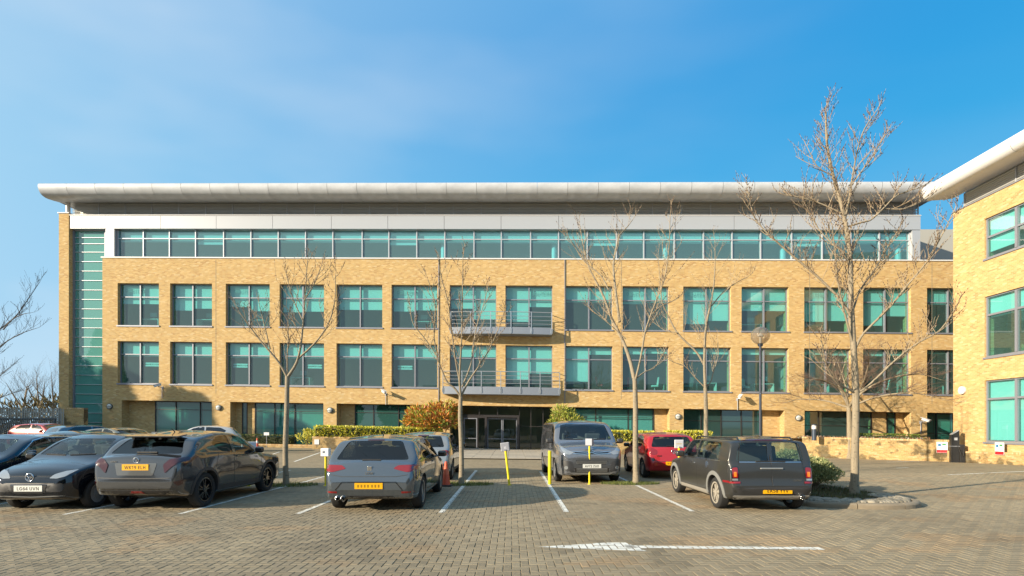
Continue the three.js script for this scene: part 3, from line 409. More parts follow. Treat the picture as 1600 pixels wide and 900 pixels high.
function makeCar(S) {
  const { L, W, belt } = S, fine = S.fine !== false, top = pchip(S.top), bot = pchip(S.bot ?? [[0, 0.42], [0.06, 0.26], [0.4, 0.2], [L - 0.7, 0.21], [L - 0.12, 0.27], [L, 0.44]]), bl = typeof belt === 'number' ? () => belt : pchip(belt);
  const plan = pchip(S.plan ?? [[0, 0.70], [0.04, 0.80], [0.12, 0.885], [0.3, 0.955], [0.7, 0.995], [1.2, 1], [L - 0.9, 1], [L - 0.35, 0.975], [L - 0.12, 0.93], [L - 0.03, 0.86], [L, 0.78]]);
  const tum = S.tumble ?? 0.32, tF = S.wheels[0], tR = S.wheels[1], R = S.R;
  const half = (t, ins = 0, floor = null) => { // half section, bottom centre to top centre
    const yb = floor ?? bot(t), yt = top(t) - ins, w = W * plan(t) - ins, k = clamp((yt - yb) / 0.5), ysh = Math.min(bl(t), yb + (yt - yb) * 0.80), p = [];
    const fl = (y) => { let f = 0; for (const tw of [tF, tR]) f += (S.flare ?? 0.012) * Math.exp(-(((t - tw) / (R * 1.25)) ** 2)) * Math.exp(-(((y - R * 1.5) / 0.28) ** 2)); return f; };
    for (const q of [0, 0.4, 0.75, 0.9]) p.push([w * q, yb]);
    for (let i = 0; i <= 8; i++) { const s = i / 8, y = lerp(yb + 0.05 * k, ysh, s); p.push([w * (1 - 0.05 * (1 - s) ** 2.2 - (S.hip ?? 0.03) * s ** 3) + fl(y), y]); }
    const x0 = p[p.length - 1][0], r = Math.min(S.round ?? 0.11, (yt - ysh) * 0.7), crown = Math.min(0.045, (yt - ysh) * 0.4) * (S.crown ?? 1), xe = x0 - (yt - r - ysh) * tum;
    for (let i = 1; i <= 6; i++) { const s = i / 6; p.push([lerp(x0, xe, s) + 0.012 * Math.sin(s * Math.PI) * clamp((yt - ysh) / 0.4), lerp(ysh, yt - r, s)]); }
    const cx = r * 1.25; for (let i = 1; i <= 5; i++) { const a = i / 5 * Math.PI / 2; p.push([xe - cx * (1 - Math.cos(a)), yt - crown - (r - crown) * (1 - Math.sin(a))]); }
    const xt = xe - cx; for (let i = 1; i <= 6; i++) { const s = 1 - i / 6; p.push([xt * s, yt - crown * s * s]); }
    return p;
  };
  const loft = (ts, fn) => { const pos = [], idx = []; let n = 0; for (const t of ts) { const h = fn(t), ring = [...h, ...h.slice(1, -1).reverse().map(([x, y]) => [-x, y])]; n = ring.length; for (const [x, y] of ring) pos.push(x, y, L / 2 - t); }
    for (let j = 0; j + 1 < ts.length; j++) for (let i = 0; i < n; i++) { const a = j * n + i, b = j * n + (i + 1) % n; idx.push(a, a + n, b, b, a + n, b + n); }
    for (const [j, f] of [[0, 0], [ts.length - 1, 1]]) { const c = pos.length / 3; let cy = 0; for (let i = 0; i < n; i++) cy += pos[(j * n + i) * 3 + 1] / n; pos.push(0, cy, L / 2 - ts[j]); for (let i = 0; i < n; i++) { const a = j * n + i, b = j * n + (i + 1) % n; f ? idx.push(c, b, a) : idx.push(c, a, b); } }
    const g = new THREE.BufferGeometry(); g.setAttribute('position', new THREE.Float32BufferAttribute(pos, 3)); g.setIndex(idx); g.computeVertexNormals(); return g; };
  const ts = []; { const st = fine ? 0.035 : 0.08; let t = 0; while (t < L) { ts.push(t); const e = Math.min(t, L - t), dy = Math.abs(top(t + 0.01) - top(t)) / 0.01; t += Math.max(0.005, Math.min(st / Math.sqrt(1 + dy * dy) + 0.002, 0.008 + e * 0.25)); } ts.push(L); }
  const shell = loft(ts, (t) => half(t)), bvh = new MeshBVH(shell.clone());
  const ray = new THREE.Ray(), hit = (o, d) => { ray.origin.set(...o); ray.direction.set(...d); return bvh.raycastFirst(ray, THREE.DoubleSide); };
  const cast = { side: (sg) => (a, y) => hit([sg * 4, y, L / 2 - a], [-sg, 0, 0]), rear: (x, y) => hit([x, y, -L / 2 - 2], [0, 0, 1]), front: (x, y) => hit([x, y, L / 2 + 2], [0, 0, -1]), top: (x, a) => hit([x, 5, L / 2 - a], [0, -1, 0]) };
  const tess = new TessellateModifier(fine ? 0.07 : 0.14, 5);
  function patch(pts, fn, off = 0.004, thick = 0.008) {
    let g = new THREE.ShapeGeometry(new THREE.Shape(pts.map((p) => new THREE.Vector2(...p)))); g = tess.modify(g.toNonIndexed()); g.deleteAttribute('normal'); g.deleteAttribute('uv'); g = mergeVertices(g, 1e-4);
    const p = g.attributes.position, ok = [], nor = []; for (let i = 0; i < p.count; i++) { const h = fn(p.getX(i), p.getY(i)); ok.push(!!h); if (h) { const n = h.face.normal; nor.push(n.x, n.y, n.z); p.setXYZ(i, h.point.x, h.point.y, h.point.z); } else nor.push(0, 0, 0); }
    const ix = g.index.array, tri = []; for (let i = 0; i < ix.length; i += 3) if (ok[ix[i]] && ok[ix[i + 1]] && ok[ix[i + 2]]) tri.push([ix[i], ix[i + 1], ix[i + 2]]); if (!tri.length) return null;
    const pos = [], idx = [], at = (i, o) => { const k = pos.length / 3; pos.push(p.getX(i) + nor[3 * i] * o, p.getY(i) + nor[3 * i + 1] * o, p.getZ(i) + nor[3 * i + 2] * o); return k; };
    const topI = new Map(); const T = (i) => { if (!topI.has(i)) topI.set(i, at(i, off)); return topI.get(i); };
    const A = new THREE.Vector3(), B = new THREE.Vector3(), C = new THREE.Vector3(), get = (v, i) => v.fromBufferAttribute(p, i); const edges = new Map();
    for (const t of tri) { get(A, t[0]); get(B, t[1]).sub(A); get(C, t[2]).sub(A); B.cross(C); const flip = B.x * nor[3 * t[0]] + B.y * nor[3 * t[0] + 1] + B.z * nor[3 * t[0] + 2] < 0, q = flip ? [t[0], t[2], t[1]] : t; idx.push(...q.map(T)); for (let e = 0; e < 3; e++) { const a = q[e], b = q[(e + 1) % 3], k = Math.min(a, b) + '_' + Math.max(a, b); edges.has(k) ? edges.set(k, null) : edges.set(k, [a, b]); } }
    const G2 = new THREE.BufferGeometry(); let g1;
    { G2.setAttribute('position', new THREE.Float32BufferAttribute(pos.slice(), 3)); G2.setIndex(idx.slice()); G2.computeVertexNormals(); g1 = G2.toNonIndexed(); }
    if (!thick) return g1;
    const sp = []; for (const e of edges.values()) if (e) { const [a, b] = e, v = (i, o) => [p.getX(i) + nor[3 * i] * o, p.getY(i) + nor[3 * i + 1] * o, p.getZ(i) + nor[3 * i + 2] * o]; const a0 = v(a, off), b0 = v(b, off), a1 = v(a, off - thick), b1 = v(b, off - thick); sp.push(...a0, ...a1, ...b0, ...b0, ...a1, ...b1); }
    const g2 = new THREE.BufferGeometry(); g2.setAttribute('position', new THREE.Float32BufferAttribute(sp, 3)); g2.computeVertexNormals(); return mergeGeometries([g1, g2]);
  }
  const ribbon = (pts, w) => { const a = [], b = []; pts.forEach((p, i) => { const q = pts[Math.max(0, i - 1)], r = pts[Math.min(pts.length - 1, i + 1)], dx = r[0] - q[0], dy = r[1] - q[1], l = Math.hypot(dx, dy) || 1; a.push([p[0] - dy / l * w / 2, p[1] + dx / l * w / 2]); b.unshift([p[0] + dy / l * w / 2, p[1] - dx / l * w / 2]); }); return [...a, ...b]; };
  const car = thing(S.name, S.label, S.category ?? 'car', S.x, G(S.x, -S.Z), -S.Z, S.turn ?? 0, S.group);
  const add = (n, g, m, par = car) => g && part(n, g, m, par);
  const both = (n, pts, m, off, th) => { for (const sg of [1, -1]) add(n, patch(pts, cast.side(sg), off, th), m); };
  // body: hollow cabin, window openings, wheel wells
  const mP = S.paint, mI = CM.liner, mB = CM.trim;
  let body = new Brush(shell, [mP]); body.geometry.clearGroups(); body.geometry.addGroup(0, shell.index.count, 0);
  const solid = (g, m) => { for (const k of Object.keys(g.attributes)) if (k !== 'position' && k !== 'normal') g.deleteAttribute(k); const b = new Brush(g, m); b.updateMatrixWorld(); return b; };
  const cut = (b) => { body.updateMatrixWorld(); body = csg.evaluate(body, b, SUBTRACTION); };
  body.updateMatrixWorld();
  const sides = S.side.map((p) => rounded(p, 0.05));
  const prism = (pts, z0, z1) => { const g = new THREE.ExtrudeGeometry(new THREE.Shape(pts.map((p) => new THREE.Vector2(...p))), { depth: z1 - z0, bevelEnabled: false }); g.translate(0, 0, z0); return g; };
  const wind = S.wind && rounded(mirrorX(S.wind), 0.06), rearW = S.rear && rounded(mirrorX(S.rear), 0.06);
  if (fine) {
    const fl = Math.min(...S.side.flat().map((p) => p[1])) - 0.34, c0 = S.cabin[0], c1 = S.cabin[1], ct = []; for (let t = c0; t < c1; t += 0.06) ct.push(t); ct.push(c1);
    cut(solid(loft(ct.filter((t) => top(t) - 0.05 > fl + 0.12), (t) => half(t, 0.05, fl)), mI));
    for (const p of sides) { const g = prism(p.map(([a, y]) => [a, y]), -3, 3); g.rotateY(Math.PI / 2); g.translate(0, 0, L / 2); const q = g.attributes.position; /* a runs backwards */ cut(solid(g, mB)); }
    if (wind) cut(solid(prism(wind, L / 2 - (S.cabin[0] + S.cabin[1]) / 2, L / 2 + 1), mB));
    if (rearW) cut(solid(prism(rearW, -L / 2 - 1, L / 2 - (S.cabin[0] + S.cabin[1]) / 2), mB));
  }
  for (const tw of [tF, tR]) for (const sg of [1, -1]) { const g = new THREE.CylinderGeometry(R + 0.045, R + 0.045, 0.5, 40); g.rotateZ(Math.PI / 2); g.translate(sg * (W - 0.02), R, L / 2 - tw); cut(solid(g, mB)); }
  { // one mesh for each material
    const g = body.geometry, mats = Array.isArray(body.material) ? body.material : [body.material], ix = g.index, ps = g.attributes.position, ns = g.attributes.normal, lists = new Map();
    const groups = g.groups.length ? g.groups : [{ start: 0, count: ix ? ix.count : ps.count, materialIndex: 0 }];
    for (const gr of groups) { const m = mats[gr.materialIndex] ?? mP; if (!lists.has(m)) lists.set(m, { p: [], n: [] }); const l = lists.get(m), end = Math.min(gr.start + gr.count, ix ? ix.count : ps.count); for (let i = gr.start; i < end; i++) { const k = ix ? ix.getX(i) : i; l.p.push(ps.getX(k), ps.getY(k), ps.getZ(k)); l.n.push(ns.getX(k), ns.getY(k), ns.getZ(k)); } }
    for (const [m, l] of lists) { const q = new THREE.BufferGeometry(); q.setAttribute('position', new THREE.Float32BufferAttribute(l.p, 3)); q.setAttribute('normal', new THREE.Float32BufferAttribute(l.n, 3)); add(m === mP ? 'body' : m === mI ? 'cabin_lining' : 'inner_edge', q, m); }
  }
  const gl = fine ? CM.glass : CM.gloss, go = fine ? -0.006 : 0.004;
  sides.forEach((p, i) => both('side_window', p, fine ? (S.dark?.[i] ? CM.privacy : CM.glass) : CM.gloss, go, fine ? 0 : 0.006));
  if (wind) add('windscreen', patch(wind, cast.front, go, fine ? 0 : 0.006), gl);
  if (rearW) add('rear_window', patch(rearW, cast.rear, go, fine ? 0 : 0.006), fine ? (S.darkRear ? CM.privacy : CM.glass) : CM.gloss);
  if (fine) {
    const fl = Math.min(...S.side.flat().map((p) => p[1])) - 0.32, sc = S.seats ?? [S.cabin[0] + 0.95, S.cabin[0] + 1.75];
    const seat = (x, t, w) => { const b = new RoundedBoxGeometry(w, 0.62, 0.14, 2, 0.05); b.rotateX(0.22); b.translate(x, fl + 0.28, L / 2 - t); const list = [b]; for (const dx of w > 0.8 ? [-0.33, 0.33] : [0]) { const h = new RoundedBoxGeometry(0.26, 0.17, 0.09, 2, 0.04); h.translate(x + dx, fl + 0.69, L / 2 - t - 0.1); list.push(h); } return merge(list); };
    add('front_seat', seat(0.36, sc[0], 0.48), CM.seat); add('front_seat', seat(-0.36, sc[0], 0.48), CM.seat); if (sc[1]) add('rear_seat', seat(0, sc[1], 1.2), CM.seat);
    add('dashboard', new RoundedBoxGeometry(W * 1.45, 0.2, 0.4, 2, 0.06).translate(0, fl + 0.22, L / 2 - S.cabin[0] - 0.38), CM.seat);
    const sw = new THREE.TorusGeometry(0.17, 0.016, 6, 20); sw.rotateX(-0.4); sw.translate(-0.36, fl + 0.34, L / 2 - S.cabin[0] - 0.66); add('steering_wheel', sw, CM.rubber);
  }
  // wheels
  const tw = S.tyreW ?? 0.2, rr = S.rim ?? R * 0.68, prof = [[rr - 0.01, -tw / 2 + 0.02], [rr + 0.01, -tw / 2], [R - 0.05, -tw / 2 - 0.006], [R - 0.012, -tw / 2 + 0.018], [R, -tw / 2 + 0.045], [R, tw / 2 - 0.045], [R - 0.012, tw / 2 - 0.018], [R - 0.05, tw / 2 + 0.006], [rr + 0.01, tw / 2], [rr - 0.01, tw / 2 - 0.02]].map((p) => new THREE.Vector2(...p));
  const tyre = new THREE.LatheGeometry(prof, fine ? 40 : 20); tyre.rotateZ(-Math.PI / 2);
  const rimParts = []; { const barrel = new THREE.LatheGeometry([[rr - 0.005, -tw / 2 + 0.02], [rr - 0.012, tw / 2 - 0.03], [rr - 0.002, tw / 2 - 0.008], [rr - 0.03, tw / 2 - 0.018]].map((p) => new THREE.Vector2(...p)), 32); barrel.rotateZ(-Math.PI / 2); rimParts.push(barrel); const n = S.spokes ?? 5, dbl = S.twin ?? 0.16; for (let k = 0; k < n; k++) for (const s of dbl ? [-1, 1] : [0]) { const a = k / n * 2 * Math.PI, g = new THREE.BoxGeometry(0.028, rr - 0.05, S.spokeW ?? 0.03); g.translate(0, (rr - 0.05) / 2 + 0.03, 0); g.rotateZ(0.06); g.rotateX(s * dbl * 0.6); g.rotateX(a); g.translate(tw / 2 - 0.045, 0, 0); rimParts.push(g); } const hub = new THREE.CylinderGeometry(0.05, 0.06, 0.05, 14); hub.rotateZ(Math.PI / 2); hub.translate(tw / 2 - 0.045, 0, 0); rimParts.push(hub); if (S.disc) { const d = new THREE.CylinderGeometry(rr - 0.02, rr - 0.02, 0.02, 30); d.rotateZ(Math.PI / 2); d.translate(tw / 2 - 0.05, 0, 0); rimParts.push(d); } }
  const rim = merge(rimParts), disc = new THREE.CylinderGeometry(rr * 0.72, rr * 0.72, 0.02, 24); disc.rotateZ(Math.PI / 2); disc.translate(tw / 2 - 0.1, 0, 0);
  for (const t of [tF, tR]) for (const sg of [1, -1]) { const w = sub('wheel', car, sg * (W - tw / 2 - 0.02), R, L / 2 - t); w.rotation.y = sg > 0 ? 0 : Math.PI; w.rotation.x = t * 7 + sg; add('tyre', tyre, CM.tyre, w); add('rim', rim, S.rimMat ?? CM.alloy, w); add('brake_disc', disc, CM.trim, w); }
  add('underbody', span(-W + 0.25, W - 0.25, 0.20, 0.32, -L / 2 + 0.75, L / 2 - 0.6), CM.trim);
  // mirrors
  if (S.mirror) for (const sg of [1, -1]) { const [t, y] = S.mirror, h = cast.side(sg)(t, y), m = new RoundedBoxGeometry(0.2, 0.14, 0.11, 3, 0.05); const x0 = h ? h.point.x : sg * W * 0.9; m.translate(x0 + sg * 0.13, y + 0.06, L / 2 - t + 0.03); add('door_mirror', merge([m, bar([x0 - sg * 0.03, y, L / 2 - t], [x0 + sg * 0.1, y + 0.02, L / 2 - t + 0.02], 0.025)]), S.mirrorMat ?? mP); }
  for (const [pts] of S.lines ?? []) both('shut_line', ribbon(pts, 0.013), CM.dark ?? CM.rubber, 0.0015, 0.0);
  for (const [t, y] of S.handles ?? []) for (const sg of [1, -1]) { const h = cast.side(sg)(t, y); if (h) add('door_handle', new RoundedBoxGeometry(0.03, 0.03, 0.19, 2, 0.012).translate(h.point.x + sg * 0.012, y, L / 2 - t), S.handleMat ?? mP); }
  for (const [n, pts, m, off, th, r] of S.sidePatches ?? []) both(n, r ? rounded(pts, r) : pts, m, off, th);
  for (const [n, pts, m, off, th, r] of S.rearPatches ?? []) add(n, patch(r ? rounded(pts, r) : pts, cast.rear, off, th), m);
  for (const [n, pts, m, off, th, r] of S.rearPairs ?? []) for (const sg of [1, -1]) add(n, patch((r ? rounded(pts, r) : pts).map(([x, y]) => [sg * x, y]), cast.rear, off, th), m);
  for (const [n, pts, m, off, th, r] of S.frontPatches ?? []) add(n, patch(r ? rounded(pts, r) : pts, cast.front, off, th), m);
  for (const [n, pts, m, off, th, r] of S.frontPairs ?? []) for (const sg of [1, -1]) add(n, patch((r ? rounded(pts, r) : pts).map(([x, y]) => [sg * x, y]), cast.front, off, th), m);
  const flat = (n, g, m, end, x, y, out) => { const h = cast[end](x, y); if (!h) return; const sg = end === 'rear' ? -1 : 1; if (sg < 0) g.rotateY(Math.PI); g.translate(x, y, h.point.z + sg * out); add(n, g, m); };
  for (const [text, end, x, y, w = 0.52] of S.plates ?? []) { const hs = [-w / 2, 0, w / 2].map((d) => cast[end](x + d, y)?.point.z).filter((z) => z !== undefined), sg = end === 'rear' ? -1 : 1, z = sg > 0 ? Math.max(...hs) : Math.min(...hs); const g = new THREE.BoxGeometry(w, 0.112, 0.012); if (sg < 0) g.rotateY(Math.PI); g.translate(x, y, z + sg * 0.008); const m = add('number_plate', g, plateMat(text, end === 'rear')); m.userData.label = (end === 'rear' ? 'yellow' : 'white') + ' number plate'; }
  for (const [end, x, y, r, m] of S.badges ?? []) { const ring = new THREE.TorusGeometry(r, r * 0.14, 6, 24), v = [bar([-r * 0.55, r * 0.5, 0], [0, -r * 0.75, 0], r * 0.11, 5), bar([r * 0.55, r * 0.5, 0], [0, -r * 0.75, 0], r * 0.11, 5), bar([-r * 0.3, r * 0.1, 0], [r * 0.3, r * 0.1, 0], r * 0.1, 5)]; const d = new THREE.CylinderGeometry(r * 0.9, r * 0.9, 0.006, 20); d.rotateX(Math.PI / 2); flat('badge', merge([ring, ...v]), m ?? CM.chrome, end, x, y, 0.012); }
  for (const [text, end, x, y, size] of S.words ?? []) { const g = new TextGeometry(text, { font, size, depth: 0.006, curveSegments: 2 }); g.computeBoundingBox(); g.translate(-g.boundingBox.max.x / 2, 0, 0); flat('lettering', g, CM.chrome, end, x, y, 0.004); }
  for (const [n, end, x, y, w, h, d, m, r] of S.blocks ?? []) flat(n, new RoundedBoxGeometry(w, h, d, 2, r ?? Math.min(w, h, d) * 0.3), m, end, x, y, d * 0.2);
  for (const [n, g, m] of S.extra?.(cast, L, W) ?? []) add(n, g, m);
  return car;
}
const pipe = (x, y, z, r) => { const g = new THREE.LatheGeometry([[r * 0.75, -0.2], [r * 0.8, 0.0], [r, 0.005], [r, -0.2]].map((p) => new THREE.Vector2(...p)), 18); g.rotateX(-Math.PI / 2); g.translate(x, y, z); return g; };
const wiper = (a, b) => merge([bar(a, b, 0.012, 5), bar([a[0], a[1], a[2]], [a[0], a[1] - 0.03, a[2] + 0.03], 0.03, 8)]);
const ribbon0 = (pts, w) => { const a = [], b = []; pts.forEach((p, i) => { const q = pts[Math.max(0, i - 1)], r = pts[Math.min(pts.length - 1, i + 1)], dx = r[0] - q[0], dy = r[1] - q[1], l = Math.hypot(dx, dy) || 1; a.push([p[0] - dy / l * w / 2, p[1] + dx / l * w / 2]); b.unshift([p[0] + dy / l * w / 2, p[1] - dx / l * w / 2]); }); return [...a, ...b]; };
const disc0 = (x, y, r) => Array.from({ length: 20 }, (_, k) => [x + r * Math.cos(k / 10 * Math.PI), y + r * Math.sin(k / 10 * Math.PI)]);
const arch = (t, y, r0, r1) => { const p = []; for (let k = 0; k <= 20; k++) { const a = -0.12 + k / 20 * (Math.PI + 0.24); p.push([t + r1 * Math.cos(a), y + r1 * Math.sin(a)]); } for (let k = 20; k >= 0; k--) { const a = -0.12 + k / 20 * (Math.PI + 0.24); p.push([t + r0 * Math.cos(a), y + r0 * Math.sin(a)]); } return p; };
const R180 = Math.PI;
// grey hatchback seen from behind, twin exhausts
makeCar({ name: 'hatchback_car', label: 'grey five door hatchback with twin exhaust pipes parked in front of the orange cone', group: 'cars parked in the bays', paint: paintMat([0.13, 0.155, 0.185], { metalness: 0.6 }), x: -2.66, Z: 12.0, turn: R180, L: 4.28, W: 0.91, R: 0.325, wheels: [0.87, 3.5], rim: 0.225, spokes: 5, twin: 0.3, spokeW: 0.028,
  top: [[0, 0.50], [0.03, 0.66], [0.14, 0.77], [0.5, 0.88], [1.05, 0.97], [1.22, 1.01], [1.95, 1.38], [2.3, 1.45], [2.9, 1.455], [3.45, 1.41], [3.68, 1.375], [3.74, 1.34], [4.06, 0.985], [4.15, 0.945], [4.21, 0.86], [4.255, 0.72], [4.28, 0.58]], belt: [[0, 0.72], [1.2, 0.90], [3, 0.95], [4.28, 0.97]], cabin: [1.15, 3.95], seats: [2.2, 3.15],
  side: [[[1.52, 0.94], [2.36, 0.955], [2.40, 1.36], [2.28, 1.36], [2.0, 1.28]], [[2.46, 0.955], [3.18, 0.97], [3.32, 1.16], [3.15, 1.31], [2.80, 1.365], [2.48, 1.365]]], wind: [[0.62, 1.06], [0.55, 1.32]], rear: [[0.70, 0.985], [0.52, 1.335]], darkRear: true, dark: [0, 1], tumble: 0.42,
  lines: [[[[1.25, 0.35], [1.3, 0.9]]], [[[2.43, 0.32], [2.43, 0.95]]], [[[3.4, 0.72], [3.3, 0.95]]], [[[1.35, 0.32], [2.42, 0.31], [3.1, 0.34]]]], handles: [[2.25, 0.86], [3.15, 0.89]], mirror: [1.62, 0.93], mirrorMat: CM.gloss,
  rearPairs: [['tail_lamp', [[0.44, 0.83], [0.52, 0.89], [0.86, 0.90], [0.86, 0.79], [0.70, 0.765]], CM.red, 0.006, 0.012, 0.03], ['reflector', [[0.60, 0.375], [0.82, 0.385], [0.82, 0.415], [0.60, 0.41]], CM.red, 0.004, 0.008]],
  sidePatches: [['tail_lamp', [[4.10, 0.80], [4.10, 0.885], [3.98, 0.895], [3.86, 0.87]], CM.red, 0.006, 0.01, 0.02]],
  rearPatches: [['lower_diffuser', mirrorX([[0.50, 0.245], [0.42, 0.325]]), CM.trim, 0.006, 0.01], ['recess_edge', ribbon0([[-0.62, 0.44], [-0.50, 0.585], [0.50, 0.585], [0.62, 0.44]], 0.018), CM.gloss, 0.006, 0.008], ['boot_line', ribbon0([[-0.72, 0.72], [-0.5, 0.685], [0.5, 0.685], [0.72, 0.72]], 0.01), CM.rubber, 0.002, 0], ['brake_lamp', mirrorX([[0.16, 1.345], [0.16, 1.365]]), CM.darkRed, 0.008, 0.01]],
  plates: [['#a', 'rear', 0, 0.515]], words: [['LEON', 'rear', 0, 0.725, 0.045]], blocks: [['badge', 'rear', 0, 0.835, 0.085, 0.09, 0.02, CM.chrome], ['rear_wiper', 'rear', 0.0, 0.99, 0.36, 0.02, 0.03, CM.rubber]],
  extra: (c, L) => [['exhaust_pipe', pipe(0.50, 0.275, -L / 2 + 0.06, 0.042), CM.chrome], ['exhaust_pipe', pipe(0.60, 0.275, -L / 2 + 0.06, 0.042), CM.chrome], ['roof_aerial', bar([0, 1.44, -1.0], [0, 1.5, -1.08], 0.012, 6, 0.006), CM.gloss]] });
// grey crossover
makeCar({ name: 'crossover_car', label: 'glossy grey crossover with black wheels parked beside the small dark hatchback', group: 'cars parked in the bays', paint: paintMat([0.10, 0.105, 0.115], { metalness: 0.65 }), x: -7.02, Z: 12.1, turn: R180 - 0.015, L: 4.36, W: 0.9, R: 0.35, wheels: [0.93, 3.56], rim: 0.25, spokes: 5, twin: 0.34, rimMat: CM.blackAlloy, flare: 0.05, tumble: 0.42, hip: 0.02,
  top: [[0, 0.58], [0.03, 0.76], [0.15, 0.88], [0.6, 0.98], [1.1, 1.04], [1.25, 1.08], [1.95, 1.45], [2.3, 1.53], [2.8, 1.545], [3.4, 1.48], [3.72, 1.41], [3.78, 1.37], [4.12, 1.10], [4.26, 1.06], [4.31, 0.98], [4.335, 0.8], [4.36, 0.6]], bot: [[0, 0.45], [0.08, 0.3], [0.5, 0.24], [3.7, 0.25], [4.2, 0.32], [4.36, 0.46]], belt: [[0, 0.8], [1.2, 0.98], [3, 1.06], [4.36, 1.08]], cabin: [1.2, 4.0], seats: [2.2, 3.05],
  side: [[[1.55, 1.02], [2.45, 1.05], [2.50, 1.44], [2.3, 1.43], [2.0, 1.35]], [[2.56, 1.05], [3.0, 1.10], [3.28, 1.27], [3.0, 1.40], [2.58, 1.44]]], wind: [[0.60, 1.13], [0.53, 1.40]], rear: [[0.70, 1.095], [0.55, 1.375]], darkRear: true, dark: [0, 1],
  lines: [[[[1.28, 0.42], [1.32, 0.98]]], [[[2.5, 0.40], [2.53, 1.05]]], [[[3.25, 0.78], [3.1, 1.1]]]], handles: [[2.35, 0.97]], mirror: [1.66, 1.02], mirrorMat: CM.gloss, handleMat: CM.gloss,
  sidePatches: [['sill_cladding', [[1.35, 0.29], [3.1, 0.29], [3.15, 0.40], [1.3, 0.38]], CM.trim, 0.006, 0.012, 0.03], ['wheel_arch_trim', arch(0.93, 0.35, 0.40, 0.46), CM.trim, 0.008, 0.012], ['wheel_arch_trim', arch(3.56, 0.35, 0.40, 0.46), CM.trim, 0.008, 0.012], ['tail_lamp', [[4.2, 0.88], [4.22, 0.97], [3.95, 1.04], [3.78, 1.05]], CM.darkRed, 0.01, 0.015, 0.02]],
  rearPairs: [['tail_lamp', [[0.52, 0.90], [0.62, 1.00], [0.84, 1.04], [0.86, 0.97], [0.68, 0.86], [0.56, 0.74]], CM.darkRed, 0.012, 0.018, 0.03], ['rear_fog_lamp', [[0.72, 0.58], [0.83, 0.62], [0.83, 0.54], [0.78, 0.5]], CM.darkRed, 0.006, 0.01, 0.01]],
  rearPatches: [['sunlit_plate_surround', rounded(mirrorX([[0.34, 0.70], [0.40, 0.93]]), 0.03), paintMat([0.19, 0.185, 0.175], { metalness: 0.5 }), 0.006, 0.01], ['lower_valance', mirrorX([[0.6, 0.31], [0.7, 0.42]]), CM.trim, 0.004, 0.008], ['rear_reflector', mirrorX([[0.14, 0.365], [0.10, 0.40]]), CM.red, 0.012, 0.014], ['bumper_line', ribbon0([[-0.8, 0.66], [-0.3, 0.645], [0.3, 0.645], [0.8, 0.66]], 0.014), CM.rubber, 0.002, 0]],  // plate surround has paler paint than the body: sun reflection put into its colour
  plates: [['WK19 ELH', 'rear', 0, 0.855, 0.5]], badges: [['rear', 0, 0.985, 0.05]], words: [['HYBRID', 'rear', 0.42, 0.945, 0.025]], blocks: [['rear_wiper', 'rear', -0.05, 1.125, 0.4, 0.025, 0.03, CM.rubber]],
  extra: (c, L) => { const r = []; const s = new RoundedBoxGeometry(1.06, 0.028, 0.3, 2, 0.012); s.rotateX(-0.12); s.translate(0, 1.435, -L / 2 + 0.60); r.push(['roof_spoiler', s, CM.gloss]); for (const x of [-0.4, -0.13, 0.13, 0.4]) r.push(['spoiler_strut', box(0.05, 0.07, 0.2, x, 1.40, -L / 2 + 0.62), CM.gloss]); r.push(['roof_aerial', bar([0, 1.5, -1.0], [0, 1.58, -1.12], 0.012, 6, 0.006), CM.gloss]); return r; } });
